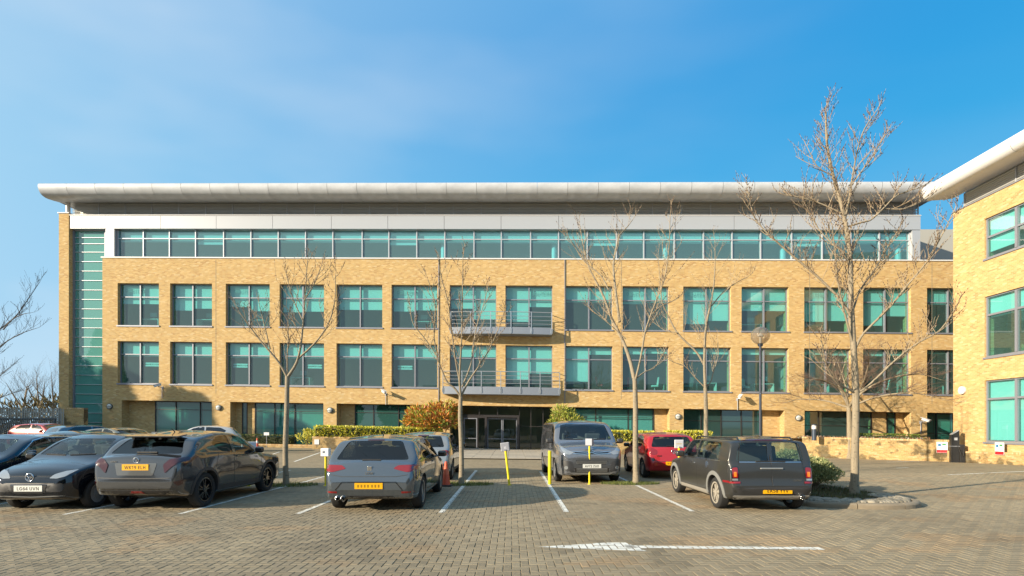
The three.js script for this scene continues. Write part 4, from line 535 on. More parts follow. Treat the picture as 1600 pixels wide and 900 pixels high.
// black estate with split rear doors
makeCar({ name: 'estate_car', label: 'dusty black small estate with split rear doors and round fuel cap beside the tree island', group: 'cars parked in the bays', paint: phys([0.030, 0.029, 0.027], 0.4, { metalness: 0.1, clearcoat: 0.7, clearcoatRoughness: 0.1 }), x: 4.85, Z: 11.85, turn: R180, L: 3.95, W: 0.845, R: 0.31, wheels: [0.72, 3.27], rim: 0.22, spokes: 7, twin: 0.2, rimMat: CM.dirtyAlloy, tumble: 0.24, round: 0.09, flare: 0.03,
  top: [[0, 0.52], [0.03, 0.70], [0.14, 0.80], [0.8, 0.92], [1.0, 0.95], [1.12, 0.99], [1.55, 1.33], [1.8, 1.39], [2.5, 1.41], [3.5, 1.40], [3.72, 1.375], [3.775, 1.33], [3.835, 1.0], [3.875, 0.93], [3.9, 0.8], [3.92, 0.62], [3.95, 0.52]], belt: [[0, 0.75], [1.1, 0.92], [3.95, 0.945]], cabin: [1.05, 3.70], seats: [2.05, 2.85],
  plan: [[0, 0.66], [0.05, 0.80], [0.15, 0.90], [0.4, 0.97], [0.8, 1], [3.3, 1], [3.7, 0.965], [3.86, 0.93], [3.92, 0.88], [3.95, 0.80]],
  side: [[[1.40, 0.955], [2.18, 0.96], [2.20, 1.325], [1.72, 1.315]], [[2.24, 0.96], [3.42, 0.965], [3.45, 1.31], [2.26, 1.325]]], wind: [[0.62, 1.02], [0.56, 1.30]], rear: [[0.645, 0.965], [0.565, 1.315]],
  lines: [[[[1.15, 0.30], [1.2, 0.9]]], [[[2.26, 0.3], [2.26, 0.95]]], [[[1.2, 0.3], [2.6, 0.29]]]], handles: [[2.08, 0.83]], handleMat: CM.chrome, mirror: [1.52, 0.94],
  sidePatches: [['wheel_arch_trim', arch(0.72, 0.31, 0.355, 0.435), CM.paleTrim, 0.012, 0.016], ['wheel_arch_trim', arch(3.27, 0.31, 0.355, 0.435), CM.paleTrim, 0.012, 0.016], ['sill_trim', [[1.12, 0.235], [2.86, 0.235], [2.86, 0.32], [1.12, 0.31]], CM.dust, 0.006, 0.012], ['window_trim', ribbon0([[1.35, 0.945], [3.5, 0.95]], 0.014), CM.chrome, 0.004, 0.006], ['fuel_cap', disc0(2.86, 0.835, 0.075), CM.chrome, 0.008, 0.012], ['bumper_reflector', [[3.66, 0.56], [3.86, 0.56], [3.86, 0.60], [3.66, 0.60]], CM.red, 0.005, 0.008]],
  rearPairs: [['tail_lamp_surround', [[0.615, 0.56], [0.75, 0.56], [0.76, 0.86], [0.61, 0.88]], CM.gloss, 0.004, 0.01, 0.05], ['tail_lamp', [[0.635, 0.655], [0.73, 0.655], [0.735, 0.845], [0.635, 0.855]], CM.red, 0.012, 0.016, 0.03], ['indicator_lamp', [[0.66, 0.68], [0.71, 0.68], [0.71, 0.77], [0.66, 0.77]], CM.amber, 0.016, 0.006, 0.01], ['reverse_lamp', [[0.64, 0.61], [0.74, 0.61], [0.74, 0.645], [0.64, 0.645]], CM.clear, 0.012, 0.012], ['reflector', [[0.60, 0.555], [0.77, 0.555], [0.77, 0.59], [0.60, 0.59]], CM.red, 0.014, 0.014]],
  rearPatches: [['rear_bumper', rounded(mirrorX([[0.70, 0.26], [0.74, 0.49]]), 0.05), CM.trim, 0.012, 0.02], ['bumper_lip', rounded(mirrorX([[0.68, 0.255], [0.72, 0.33]]), 0.03), CM.dust, 0.02, 0.014], ['door_gap', ribbon0([[0, 0.51], [0, 1.33]], 0.012), CM.rubber, 0.003, 0], ['door_edge', ribbon0([[-0.58, 0.95], [0.58, 0.95]], 0.014), CM.chrome, 0.003, 0.004], ['door_edge', ribbon0([[-0.6, 0.52], [-0.595, 0.95], [-0.55, 1.30]], 0.012), CM.rubber, 0.002, 0], ['door_edge', ribbon0([[0.6, 0.52], [0.595, 0.95], [0.55, 1.30]], 0.012), CM.rubber, 0.002, 0], ['pillar', mirrorX([[0.045, 0.96], [0.045, 1.30]]), CM.gloss, 0.006, 0.01], ['brake_lamp', mirrorX([[0.52, 1.345], [0.52, 1.372]]), CM.darkRed, 0.01, 0.012]],
  plates: [['EK58 YYV', 'rear', -0.09, 0.425, 0.54]], words: [['COOPER', 'rear', -0.47, 0.60, 0.028]], blocks: [['door_handle_bar', 'rear', 0, 0.835, 0.42, 0.028, 0.04, CM.alloy], ['rear_wiper', 'rear', 0.14, 0.965, 0.28, 0.022, 0.03, CM.rubber], ['rear_wiper', 'rear', -0.14, 0.965, 0.28, 0.022, 0.03, CM.rubber]],
  extra: (c, L, W) => [['exhaust_pipe', pipe(-0.56, 0.30, -L / 2 + 0.0, 0.045), CM.chrome], ['roof_rail', merge([bar([0.52, 1.395, 0.5], [0.51, 1.405, -1.6], 0.018), bar([0.52, 1.34, 0.55], [0.52, 1.395, 0.5], 0.018), bar([0.51, 1.35, -1.68], [0.51, 1.405, -1.6], 0.018)]), CM.gloss], ['roof_rail', merge([bar([-0.52, 1.395, 0.5], [-0.51, 1.405, -1.6], 0.018), bar([-0.52, 1.34, 0.55], [-0.52, 1.395, 0.5], 0.018), bar([-0.51, 1.35, -1.68], [-0.51, 1.405, -1.6], 0.018)]), CM.gloss]] });
// small dark hatchback facing the camera
makeCar({ name: 'city_car', label: 'small dark blue black hatchback facing out with clear round headlamps beside the crossover', group: 'cars parked in the bays', paint: paintMat([0.012, 0.017, 0.028]), x: -9.12, Z: 11.75, turn: 0.02, L: 3.54, W: 0.82, R: 0.29, wheels: [0.66, 3.08], rim: 0.19, spokes: 12, twin: 0, disc: true, rimMat: CM.cover, tyreW: 0.18,
  top: [[0, 0.50], [0.025, 0.64], [0.10, 0.75], [0.4, 0.88], [0.72, 0.96], [0.84, 1.0], [1.5, 1.38], [1.85, 1.465], [2.5, 1.475], [3.15, 1.42], [3.3, 1.3], [3.42, 0.95], [3.5, 0.8], [3.54, 0.5]], belt: [[0, 0.72], [0.8, 0.90], [3.54, 0.97]], cabin: [0.8, 3.25], seats: [1.75, 2.5],
  plan: [[0, 0.60], [0.03, 0.72], [0.10, 0.83], [0.25, 0.93], [0.6, 0.99], [1.0, 1], [2.8, 1], [3.3, 0.95], [3.5, 0.87], [3.54, 0.78]],
  side: [[[1.12, 0.945], [2.0, 0.96], [2.02, 1.37], [1.85, 1.37], [1.55, 1.27]], [[2.08, 0.96], [2.85, 1.0], [3.0, 1.3], [2.7, 1.36], [2.1, 1.37]]], wind: [[0.66, 1.04], [0.54, 1.36]], rear: [[0.5, 1.05], [0.45, 1.3]],
  lines: [[[[0.95, 0.3], [1.0, 0.9]]], [[[2.06, 0.3], [2.06, 0.95]]], [[[0.55, 0.90], [0.35, 0.72], [0.30, 0.60]]]], handles: [[1.95, 0.86]], mirror: [1.15, 0.95], mirrorMat: CM.gloss,
  frontPairs: [['headlamp', [[0.36, 0.64], [0.50, 0.635], [0.62, 0.67], [0.70, 0.76], [0.71, 0.79], [0.55, 0.765], [0.42, 0.71]], CM.clear, 0.006, 0.012, 0.02], ['fog_recess', [[0.36, 0.38], [0.60, 0.40], [0.62, 0.53], [0.40, 0.52]], CM.trim, 0.004, 0.008, 0.03], ['windscreen_wiper', [[0.05, 1.03], [0.5, 1.045], [0.5, 1.06], [0.05, 1.045]], CM.rubber, 0.012, 0.012]],
  frontPatches: [['grille_slot', ribbon0([[-0.40, 0.655], [0, 0.65], [0.40, 0.655]], 0.018), CM.gloss, 0.004, 0.006], ['lower_grille', rounded(mirrorX([[0.60, 0.385], [0.62, 0.555]]), 0.08), CM.trim, 0.003, 0.006], ['plate_panel', rounded(mirrorX([[0.30, 0.375], [0.34, 0.53]]), 0.02), paintMat([0.10, 0.10, 0.11]), 0.008, 0.012], ['air_intake', mirrorX([[0.26, 0.365], [0.26, 0.385]]), CM.rubber, 0.014, 0.004], ['bumper_lip', ribbon0([[-0.62, 0.31], [0, 0.285], [0.62, 0.31]], 0.02), CM.paleTrim, 0.006, 0.008], ['bonnet_line', ribbon0([[-0.62, 0.80], [-0.38, 0.68], [0.38, 0.68], [0.62, 0.80]], 0.007), CM.rubber, 0.002, 0]],
  plates: [['LG64 UVN', 'front', 0, 0.455]], badges: [['front', 0, 0.66, 0.072]] });
// dark blue car at the edge
makeCar({ name: 'saloon_car', label: 'dark blue car with a bright chrome line round its side windows', group: 'cars parked in the bays', paint: paintMat([0.008, 0.022, 0.042]), x: -11.75, Z: 12.4, turn: 0, L: 4.5, W: 0.9, R: 0.33, wheels: [0.9, 3.6], rim: 0.225,
  top: [[0, 0.52], [0.03, 0.68], [0.15, 0.78], [0.6, 0.90], [1.15, 0.98], [1.3, 1.02], [2.0, 1.37], [2.35, 1.44], [3.0, 1.44], [3.7, 1.36], [4.2, 1.08], [4.4, 0.98], [4.46, 0.8], [4.5, 0.55]], belt: [[0, 0.74], [1.2, 0.92], [4.5, 0.98]], cabin: [1.25, 4.0], seats: [2.3, 3.2],
  side: [[[1.6, 0.965], [2.52, 0.98], [2.54, 1.36], [2.35, 1.36], [2.05, 1.28]], [[2.6, 0.98], [3.35, 1.0], [3.75, 1.13], [3.4, 1.28], [2.95, 1.355], [2.62, 1.36]]], wind: [[0.62, 1.06], [0.54, 1.33]], rear: [[0.55, 1.08], [0.48, 1.3]],
  sidePatches: [['window_trim', ribbon0([[1.5, 0.945], [1.75, 1.10], [2.05, 1.305], [2.4, 1.385], [2.95, 1.38], [3.45, 1.30], [3.85, 1.12]], 0.016), CM.chrome, 0.006, 0.006]], lines: [[[[2.57, 0.32], [2.57, 0.97]]], [[[1.3, 0.32], [1.4, 0.92]]], [[[1.3, 0.72], [2.6, 0.76], [4.1, 0.80]]]], handles: [[2.42, 0.87], [3.3, 0.9]], mirror: [1.78, 0.97],
  frontPairs: [['headlamp', [[0.42, 0.66], [0.75, 0.72], [0.74, 0.8], [0.5, 0.74]], CM.clear, 0.006, 0.01, 0.02]], frontPatches: [['grille', rounded(mirrorX([[0.36, 0.5], [0.4, 0.66]]), 0.04), CM.gloss, 0.004, 0.006]] });
// panel van
makeCar({ name: 'panel_van', label: 'metallic grey panel van facing out behind the yellow posts', category: 'van', paint: paintMat([0.22, 0.23, 0.26], { metalness: 0.5 }), x: 2.13, Z: 17.45, turn: 0.05, L: 4.96, W: 0.965, R: 0.34, wheels: [0.92, 4.17], rim: 0.21, disc: true, rimMat: CM.cover, tumble: 0.17, hip: 0.015, round: 0.12,
  top: [[0, 0.62], [0.03, 0.88], [0.12, 1.0], [0.35, 1.09], [0.72, 1.165], [0.85, 1.20], [1.5, 1.70], [1.8, 1.80], [2.3, 1.83], [4.7, 1.83], [4.84, 1.78], [4.9, 1.5], [4.94, 1.0], [4.96, 0.6]], bot: [[0, 0.40], [0.06, 0.27], [0.4, 0.22], [4.4, 0.25], [4.85, 0.3], [4.96, 0.42]], belt: [[0, 0.92], [0.8, 1.12], [4.96, 1.13]], cabin: [0.8, 2.3], seats: [1.75, 0],
  plan: [[0, 0.70], [0.04, 0.79], [0.12, 0.87], [0.3, 0.94], [0.7, 0.985], [1.2, 1], [4.6, 1], [4.9, 0.97], [4.96, 0.92]],
  side: [[[1.12, 1.16], [2.0, 1.17], [2.0, 1.64], [1.65, 1.64], [1.3, 1.38]]], wind: [[0.80, 1.235], [0.68, 1.70]], mirror: [1.12, 1.14], mirrorMat: CM.trim,
  lines: [[[[1.02, 0.4], [1.05, 1.1]]], [[[2.08, 0.35], [2.08, 1.7]]], [[[3.3, 0.35], [3.3, 1.7]]]], handles: [[1.95, 0.98]],
  frontPairs: [['headlamp', [[0.50, 0.90], [0.62, 0.835], [0.76, 0.85], [0.84, 0.97], [0.86, 1.08], [0.80, 1.06], [0.66, 0.95]], CM.clear, 0.006, 0.012, 0.02], ['fog_surround', [[0.50, 0.36], [0.74, 0.38], [0.82, 0.52], [0.80, 0.68], [0.56, 0.64]], CM.trim, 0.006, 0.01, 0.04], ['fog_lamp', disc0(0.72, 0.47, 0.05), CM.clear, 0.014, 0.014], ['windscreen_wiper', [[0.08, 1.235], [0.6, 1.25], [0.6, 1.268], [0.08, 1.25]], CM.rubber, 0.014, 0.012], ['tax_paper', [[0.25, 1.27], [0.36, 1.27], [0.36, 1.29], [0.25, 1.29]], M.signWhite, -0.02, 0.0]],
  frontPatches: [['front_bumper', rounded([[-0.74, 0.30], [0.74, 0.30], [0.86, 0.48], [0.86, 0.70], [0.46, 0.735], [-0.46, 0.735], [-0.86, 0.70], [-0.86, 0.48]], 0.05), std([0.05, 0.052, 0.056], 0.55), 0.003, 0.006], ['upper_grille', rounded(mirrorX([[0.44, 0.845], [0.50, 0.925]]), 0.02), CM.gloss, 0.004, 0.006], ['chrome_bar', ribbon0([[-0.56, 0.925], [-0.2, 0.90], [-0.1, 0.905], [0, 0.95], [0.1, 0.905], [0.2, 0.90], [0.56, 0.925]], 0.018), CM.chrome, 0.014, 0.012], ['chrome_bar', ribbon0([[-0.54, 0.865], [-0.2, 0.85], [-0.1, 0.86], [0, 0.905], [0.1, 0.86], [0.2, 0.85], [0.54, 0.865]], 0.018), CM.chrome, 0.014, 0.012], ['middle_grille', rounded(mirrorX([[0.40, 0.57], [0.46, 0.675]]), 0.02), CM.gloss, 0.008, 0.008], ['lower_grille', rounded(mirrorX([[0.46, 0.33], [0.50, 0.46]]), 0.02), CM.gloss, 0.008, 0.008], ['skid_plate', rounded(mirrorX([[0.52, 0.275], [0.62, 0.325]]), 0.02), CM.paleTrim, 0.008, 0.012], ...[0.35, 0.38, 0.41, 0.44, 0.59, 0.62, 0.65].map((y) => ['grille_bar', mirrorX([[0.44, y], [0.44, y + 0.01]]), CM.paleTrim, 0.013, 0.008])],
  plates: [['AV72 ZUD', 'front', 0, 0.515]] });
// silver hatchback from behind
const golfTop = [[0, 0.52], [0.03, 0.68], [0.14, 0.78], [0.5, 0.90], [1.0, 0.99], [1.15, 1.03], [1.85, 1.40], [2.2, 1.465], [2.8, 1.47], [3.5, 1.41], [3.72, 1.37], [3.78, 1.32], [4.02, 1.02], [4.08, 0.97], [4.14, 0.8], [4.17, 0.66], [4.2, 0.54]];
makeCar({ name: 'hatchback_car', label: 'silver hatchback with dark bumper and round red lamps behind the orange cone', group: 'cars parked in the bays', paint: paintMat([0.40, 0.41, 0.41], { metalness: 0.6 }), x: -2.68, Z: 17.75, turn: R180, L: 4.2, W: 0.88, R: 0.315, wheels: [0.88, 3.46], rim: 0.21,
  top: golfTop, belt: [[0, 0.74], [1.15, 0.92], [4.2, 0.98]], cabin: [1.1, 3.9], seats: [2.15, 3.05], side: [[[1.48, 0.965], [2.4, 0.975], [2.42, 1.38], [2.2, 1.38], [1.9, 1.3]], [[2.48, 0.975], [3.3, 1.0], [3.42, 1.2], [3.2, 1.34], [2.5, 1.38]]], wind: [[0.62, 1.07], [0.55, 1.35]], rear: [[0.66, 1.01], [0.54, 1.335]],
  rearPairs: [['tail_lamp', [[0.52, 0.86], [0.60, 0.92], [0.80, 0.92], [0.82, 0.80], [0.72, 0.76], [0.58, 0.78]], CM.red, 0.008, 0.014, 0.05], ['tail_lamp_centre', disc0(0.70, 0.84, 0.045), CM.darkRed, 0.012, 0.008]], rearPatches: [['rear_bumper', rounded(mirrorX([[0.72, 0.28], [0.80, 0.52]]), 0.04), CM.trim, 0.006, 0.01], ['window_sticker', mirrorX([[0.2, 1.08], [0.2, 1.16]]), std([0.55, 0.6, 0.45], 0.7), -0.02, 0], ['brake_lamp', mirrorX([[0.16, 1.335], [0.16, 1.36]]), CM.darkRed, 0.008, 0.01]], sidePatches: [['sill_trim', [[1.25, 0.25], [3.05, 0.25], [3.05, 0.34], [1.25, 0.33]], CM.trim, 0.005, 0.01]],
  lines: [[[[2.45, 0.32], [2.45, 0.97]]], [[[1.25, 0.35], [1.3, 0.92]]]], handles: [[2.3, 0.88], [3.2, 0.91]], mirror: [1.6, 0.95], mirrorMat: CM.gloss });
// red hatchback
makeCar({ name: 'hatchback_car', label: 'bright red hatchback parked between the van and the black estate', group: 'cars parked in the bays', paint: phys([0.40, 0.010, 0.014], 0.35, { clearcoat: 1, clearcoatRoughness: 0.04 }), x: 5.0, Z: 18.35, turn: R180, L: 3.97, W: 0.84, R: 0.305, wheels: [0.8, 3.26], rim: 0.2,
  top: [[0, 0.52], [0.03, 0.68], [0.14, 0.78], [0.5, 0.90], [0.95, 0.98], [1.1, 1.02], [1.75, 1.38], [2.1, 1.455], [2.7, 1.46], [3.35, 1.41], [3.52, 1.38], [3.58, 1.34], [3.80, 1.02], [3.86, 0.96], [3.91, 0.8], [3.94, 0.66], [3.97, 0.54]], belt: [[0, 0.74], [1.1, 0.92], [3.97, 0.98]], cabin: [1.05, 3.7], seats: [2.05, 2.9],
  side: [[[1.42, 0.965], [2.28, 0.975], [2.30, 1.37], [2.1, 1.37], [1.8, 1.28]], [[2.36, 0.975], [3.1, 1.0], [3.22, 1.2], [3.05, 1.33], [2.38, 1.37]]], wind: [[0.6, 1.06], [0.53, 1.34]], rear: [[0.66, 1.0], [0.54, 1.32]], darkRear: true,
  rearPairs: [['tail_lamp', [[0.52, 0.78], [0.50, 0.90], [0.62, 0.97], [0.78, 0.96], [0.80, 0.82], [0.66, 0.76]], CM.red, 0.008, 0.014, 0.04], ['reflector', disc0(0.64, 0.62, 0.05), CM.darkRed, 0.004, 0.008]], rearPatches: [['boot_line', ribbon0([[-0.66, 0.70], [-0.5, 0.56], [0.5, 0.56], [0.66, 0.70]], 0.012), CM.rubber, 0.002, 0]],
  plates: [['#b', 'rear', 0, 0.50]], badges: [['rear', 0, 0.86, 0.062]], words: [['POLO', 'rear', 0.46, 0.71, 0.045]], blocks: [['rear_wiper', 'rear', 0.02, 1.03, 0.34, 0.022, 0.03, CM.rubber]], lines: [[[[2.33, 0.32], [2.33, 0.97]]], [[[1.2, 0.35], [1.25, 0.92]]]], handles: [[2.2, 0.88], [3.0, 0.91]], mirror: [1.55, 0.95], mirrorMat: CM.gloss });
// cars further back, seen over the front row
const back = { L: 4.2, W: 0.88, R: 0.315, wheels: [0.88, 3.46], rim: 0.21, top: golfTop, belt: [[0, 0.74], [1.15, 0.92], [4.2, 0.98]], cabin: [1.1, 3.9], side: [[[1.45, 0.965], [2.4, 0.975], [2.42, 1.39], [2.2, 1.39], [1.85, 1.3]], [[2.48, 0.975], [3.3, 1.0], [3.5, 1.18], [3.2, 1.35], [2.5, 1.39]]], wind: [[0.66, 1.07], [0.57, 1.36]], rear: [[0.60, 1.03], [0.5, 1.31]], mirror: [1.55, 0.95], lines: [[[[2.45, 0.32], [2.45, 0.97]]]], rearPairs: [['tail_lamp', [[0.55, 0.8], [0.58, 0.92], [0.8, 0.92], [0.8, 0.8]], CM.red, 0.008, 0.014, 0.03]], frontPairs: [['headlamp', [[0.45, 0.64], [0.74, 0.7], [0.74, 0.8], [0.5, 0.76]], CM.clear, 0.006, 0.012, 0.02]], frontPatches: [['grille', rounded(mirrorX([[0.4, 0.5], [0.44, 0.62]]), 0.03), CM.gloss, 0.004, 0.006]], group: 'cars parked in the bays' };
makeCar({ ...back, name: 'hatchback_car', label: 'white hatchback hidden behind the grey crossover with its bonnet towards the hedge', paint: phys([0.62, 0.63, 0.64], 0.3, { clearcoat: 1 }), x: -10.05, Z: 17.6, turn: R180 });
makeCar({ ...back, fine: false, name: 'hatchback_car', label: 'white hatchback standing far back by the brick piers, only its roof showing', paint: phys([0.6, 0.61, 0.63], 0.3, { clearcoat: 1 }), x: -17.6, Z: 30, turn: -1.2 });
makeCar({ ...back, name: 'estate_car', label: 'pale beige car parked sideways behind the small dark hatchback', paint: paintMat([0.42, 0.37, 0.28]), x: -17.7, Z: 24.3, turn: 1.25 });
makeCar({ ...back, fine: false, name: 'hatchback_car', label: 'grey blue car whose roof shows behind the beige car', paint: paintMat([0.16, 0.21, 0.25]), x: -22.2, Z: 28.2, turn: 2.6 });
makeCar({ ...back, fine: false, name: 'hatchback_car', label: 'red car far back in front of the leaning metal panel', paint: phys([0.45, 0.02, 0.015], 0.3, { clearcoat: 1 }), x: -26.6, Z: 30.6, turn: 1.4 });
makeCar({ ...back, fine: false, name: 'hatchback_car', label: 'dark green grey car directly behind the small dark hatchback', paint: paintMat([0.10, 0.14, 0.14]), x: -15.0, Z: 18.0, turn: 0.1 });
// ---------------------------------------------------------------- trees
const V = (x, y, z) => new THREE.Vector3(x, y, z);
function tube(pts, r0, r1, seg, out, power = 1) { // tapered tube through points, appended to out {p, n}
  const curve = pts.length > 2 ? new THREE.CatmullRomCurve3(pts, false, 'centripetal') : new THREE.LineCurve3(pts[0], pts[1]), n = Math.max(2, Math.min(40, Math.round((pts.length - 1) * (seg > 6 ? 5 : 3)))), P0 = curve.getPoints(n);
  let side = V(0.3, 0.1, 1); const rings = [];
  for (let i = 0; i <= n; i++) { const t = P0[Math.min(n, i + 1)].clone().sub(P0[Math.max(0, i - 1)]).normalize(); side = side.clone().sub(t.clone().multiplyScalar(side.dot(t))).normalize(); const b = t.clone().cross(side), r = lerp(r0, r1, Math.pow(i / n, power)), ring = []; for (let k = 0; k < seg; k++) { const a = k / seg * 2 * Math.PI, d = side.clone().multiplyScalar(Math.cos(a)).add(b.clone().multiplyScalar(Math.sin(a))); ring.push([P0[i].clone().addScaledVector(d, r), d, k / seg, i / n]); } rings.push(ring); }
  for (let i = 0; i < n; i++) for (let k = 0; k < seg; k++) { const a = rings[i][k], b = rings[i][(k + 1) % seg], c = rings[i + 1][k], d = rings[i + 1][(k + 1) % seg]; for (const q of [a, b, c, b, d, c]) { out.p.push(q[0].x, q[0].y, q[0].z); out.n.push(q[1].x, q[1].y, q[1].z); out.u.push(q[0].x * 2 + q[0].z * 2, q[0].y * 0.7); } }
}
const fresh = () => ({ p: [], n: [], u: [] });
const build = (o) => { const g = new THREE.BufferGeometry(); g.setAttribute('position', new THREE.Float32BufferAttribute(o.p, 3)); g.setAttribute('normal', new THREE.Float32BufferAttribute(o.n, 3)); g.setAttribute('uv', new THREE.Float32BufferAttribute(o.u, 2)); return g; };
const barkMap = texture(256, 256, (i, j) => { const v = 0.62 + 0.5 * fbm(i / 10, j / 40, 91, 4, 0) + 0.2 * (hash(i, j, 5) - 0.5), b = smooth(0.62, 0.7, fbm(i / 30 + 5, j / 6, 95, 3, 0)) * 0.35; return [v - b, (v - b) * 0.98, (v - b) * 0.93]; });
const bark = std([0.34, 0.285, 0.21], 0.9, { map: barkMap, bumpMap: barkMap, bumpScale: 0.006 }), twigMat = std([0.38, 0.29, 0.19], 0.85), budMat = std([0.10, 0.06, 0.04], 0.8), darkTwig = std([0.10, 0.085, 0.075], 0.9), farTwig = std([0.25, 0.20, 0.15], 0.9);
function grow(rand, start, dir, len, r, depth, twigs, buds, o) {
  const n = 4, pts = [start.clone()], d = dir.clone(); let p = start.clone();
  for (let i = 0; i < n; i++) { d.x += (rand() - 0.5) * 0.35; d.z += (rand() - 0.5) * 0.35; d.y += (o.lift ?? 0.12) + (rand() - 0.5) * 0.15; d.normalize(); p = p.clone().addScaledVector(d, len / n); pts.push(p); }
  tube(pts, r, Math.max(0.0028, r * 0.42), depth > 1 ? 5 : 3, twigs);
  if (depth > 0) { const k = Math.round((o.dense ?? 3) + rand() * 2); for (let i = 0; i < k; i++) { const t = 0.25 + 0.75 * (i + rand()) / k, q = Math.min(n - 1, Math.floor(t * n)), s = pts[q].clone().lerp(pts[q + 1], t * n - q), a = rand() * 6.283, w = V(Math.cos(a), (rand() - 0.2) * 0.6, Math.sin(a)).normalize(); grow(rand, s, d.clone().multiplyScalar(0.9).addScaledVector(w, 0.75).normalize(), len * (0.42 + rand() * 0.28), r * 0.6, depth - 1, twigs, buds, o); } }
  if (depth <= 1 && buds) for (let i = 1; i <= n; i++) if (rand() < (o.bud ?? 0.5)) buds.push([pts[i], d.clone()]);
}
function bareTree(S) {
  const rand = rng(S.seed), Z = S.Z, base = V(...P(S.trunk[0][0], S.trunk[0][1], Z)); base.y = G(base.x, -Z);
  const t = thing(S.name ?? 'bare_tree', S.label, 'tree', base.x, base.y, base.z, 0, S.group), loc = (px, py, dz = 0) => { const q = V(...P(px, py, Z)); q.z += dz; return q.sub(base); };
  const trunk = fresh(), twigs = fresh(), buds = [], tp = S.trunk.map(([x, y]) => loc(x, y)); tp[0].set(0, -0.05, 0);
  tube([tp[0], tp[0].clone().lerp(tp[1], 0.06), ...tp.slice(1)], S.r * 1.15, S.rTop ?? S.r * 0.6, 10, trunk, 0.8);
  { const f = fresh(); tube([V(0, -0.05, 0), V(0, 0.12, 0), V(0, 0.35, 0)], S.r * 1.6, S.r * 1.05, 10, trunk, 0.5); }
  const limbs = S.limbs.map(([r0, ...pts]) => { let dz = 0, sl = (rand() - 0.5) * (S.spread ?? 0.9), l = 0; return { r: r0, pts: pts.map(([x, y], i) => { if (i) { l = Math.hypot(x - pts[i - 1][0], y - pts[i - 1][1]) / 830 * Z; dz += l * sl + (rand() - 0.5) * 0.15 * l; } return loc(x, y, dz); }) }; });
  for (const L of limbs) { tube(L.pts, L.r, 0.009, 7, trunk); }
  const all = [...limbs.map((L) => ({ ...L, from: 0.22 })), ...(S.trunkTwigs ? [{ r: S.r * 0.4, pts: tp, from: S.trunkTwigs }] : [])];
  for (const L of all) { let tot = 0; for (let i = 1; i < L.pts.length; i++) tot += L.pts[i].distanceTo(L.pts[i - 1]); const n = Math.round(tot / (S.step ?? 0.26)); for (let k = 0; k < n; k++) { let s = (L.from + (1 - L.from) * (k + rand()) / n) * tot, i = 1; while (i < L.pts.length - 1 && s > L.pts[i].distanceTo(L.pts[i - 1])) { s -= L.pts[i].distanceTo(L.pts[i - 1]); i++; } const seg = L.pts[i].clone().sub(L.pts[i - 1]), sl = seg.length(), q = L.pts[i - 1].clone().addScaledVector(seg, clamp(s / sl)), a = rand() * 6.283, w = V(Math.cos(a), 0.1 + rand() * 0.3, Math.sin(a)), frac = k / n; grow(rand, q, seg.normalize().multiplyScalar(0.7).addScaledVector(w, 0.8).normalize(), (S.twig ?? 0.75) * (1.15 - 0.5 * frac) * (0.6 + rand() * 0.7), 0.0085 * (1.2 - 0.5 * frac) * (S.thick ?? 1), S.depth ?? 1, twigs, buds, S); } grow(rand, L.pts[L.pts.length - 1], L.pts[L.pts.length - 1].clone().sub(L.pts[L.pts.length - 2]).normalize(), (S.twig ?? 0.75) * 0.6, 0.009, 1, twigs, buds, S); }
  part('trunk', build(trunk), S.barkMat ?? bark, t);
  const cr = part('crown', build(twigs), S.twigMat ?? twigMat, t); cr.userData = { kind: 'stuff' };
  if (buds.length) { const g = new THREE.ConeGeometry(0.011, 0.045, 4), im = new THREE.InstancedMesh(g, budMat, buds.length), m = new THREE.Matrix4(), qn = new THREE.Quaternion(); buds.forEach(([p, d], i) => { m.compose(p, qn.setFromUnitVectors(V(0, 1, 0), d), V(1, 1, 1)); im.setMatrixAt(i, m); }); im.name = 'buds'; im.userData = { kind: 'stuff' }; shade(im); t.add(im); }
  return t;
}
const ROW = 'bare young trees between the parking bays';
bareTree({ seed: 3, Z: 14.7, r: 0.075, rTop: 0.06, label: 'slim bare tree with a candelabra crown beside the front of the grey crossover', group: ROW, trunk: [[447, 758], [446, 700], [448, 640], [449, 588]], step: 0.22, twig: 0.6, limbs: [[0.035, [449, 590], [438, 568], [420, 544], [407, 527], [390, 500], [382, 487]], [0.02, [422, 546], [414, 515], [404, 478]], [0.02, [449, 590], [449, 560], [450, 530], [451, 500]], [0.045, [449, 590], [463, 568], [469, 548], [473, 509], [476, 469], [479, 407]], [0.03, [466, 560], [485, 545], [504, 527], [520, 503], [529, 470], [532, 438]], [0.018, [473, 500], [458, 470], [444, 430]], [0.016, [475, 470], [492, 440], [500, 415]]] });
bareTree({ seed: 5, Z: 14.9, r: 0.07, rTop: 0.055, label: 'slim bare tree with an upright vase crown standing in front of the entrance balconies', group: ROW, trunk: [[721, 757], [721, 700], [719, 650], [720, 619]], step: 0.24, twig: 0.6, limbs: [[0.03, [720, 620], [710, 606], [700, 598], [690, 575], [683, 556], [665, 530], [650, 510], [646, 490]], [0.035, [720, 620], [719, 594], [722, 560], [725, 527], [728, 470], [730, 425]], [0.03, [720, 620], [732, 596], [742, 581], [752, 566], [763, 548], [776, 520], [787, 489]], [0.025, [722, 605], [734, 569], [738, 530], [741, 505], [752, 460], [759, 425]], [0.025, [719, 600], [714, 569], [709, 520], [706, 484], [699, 455], [696, 438]], [0.02, [684, 556], [680, 530], [684, 480], [676, 450]]] });
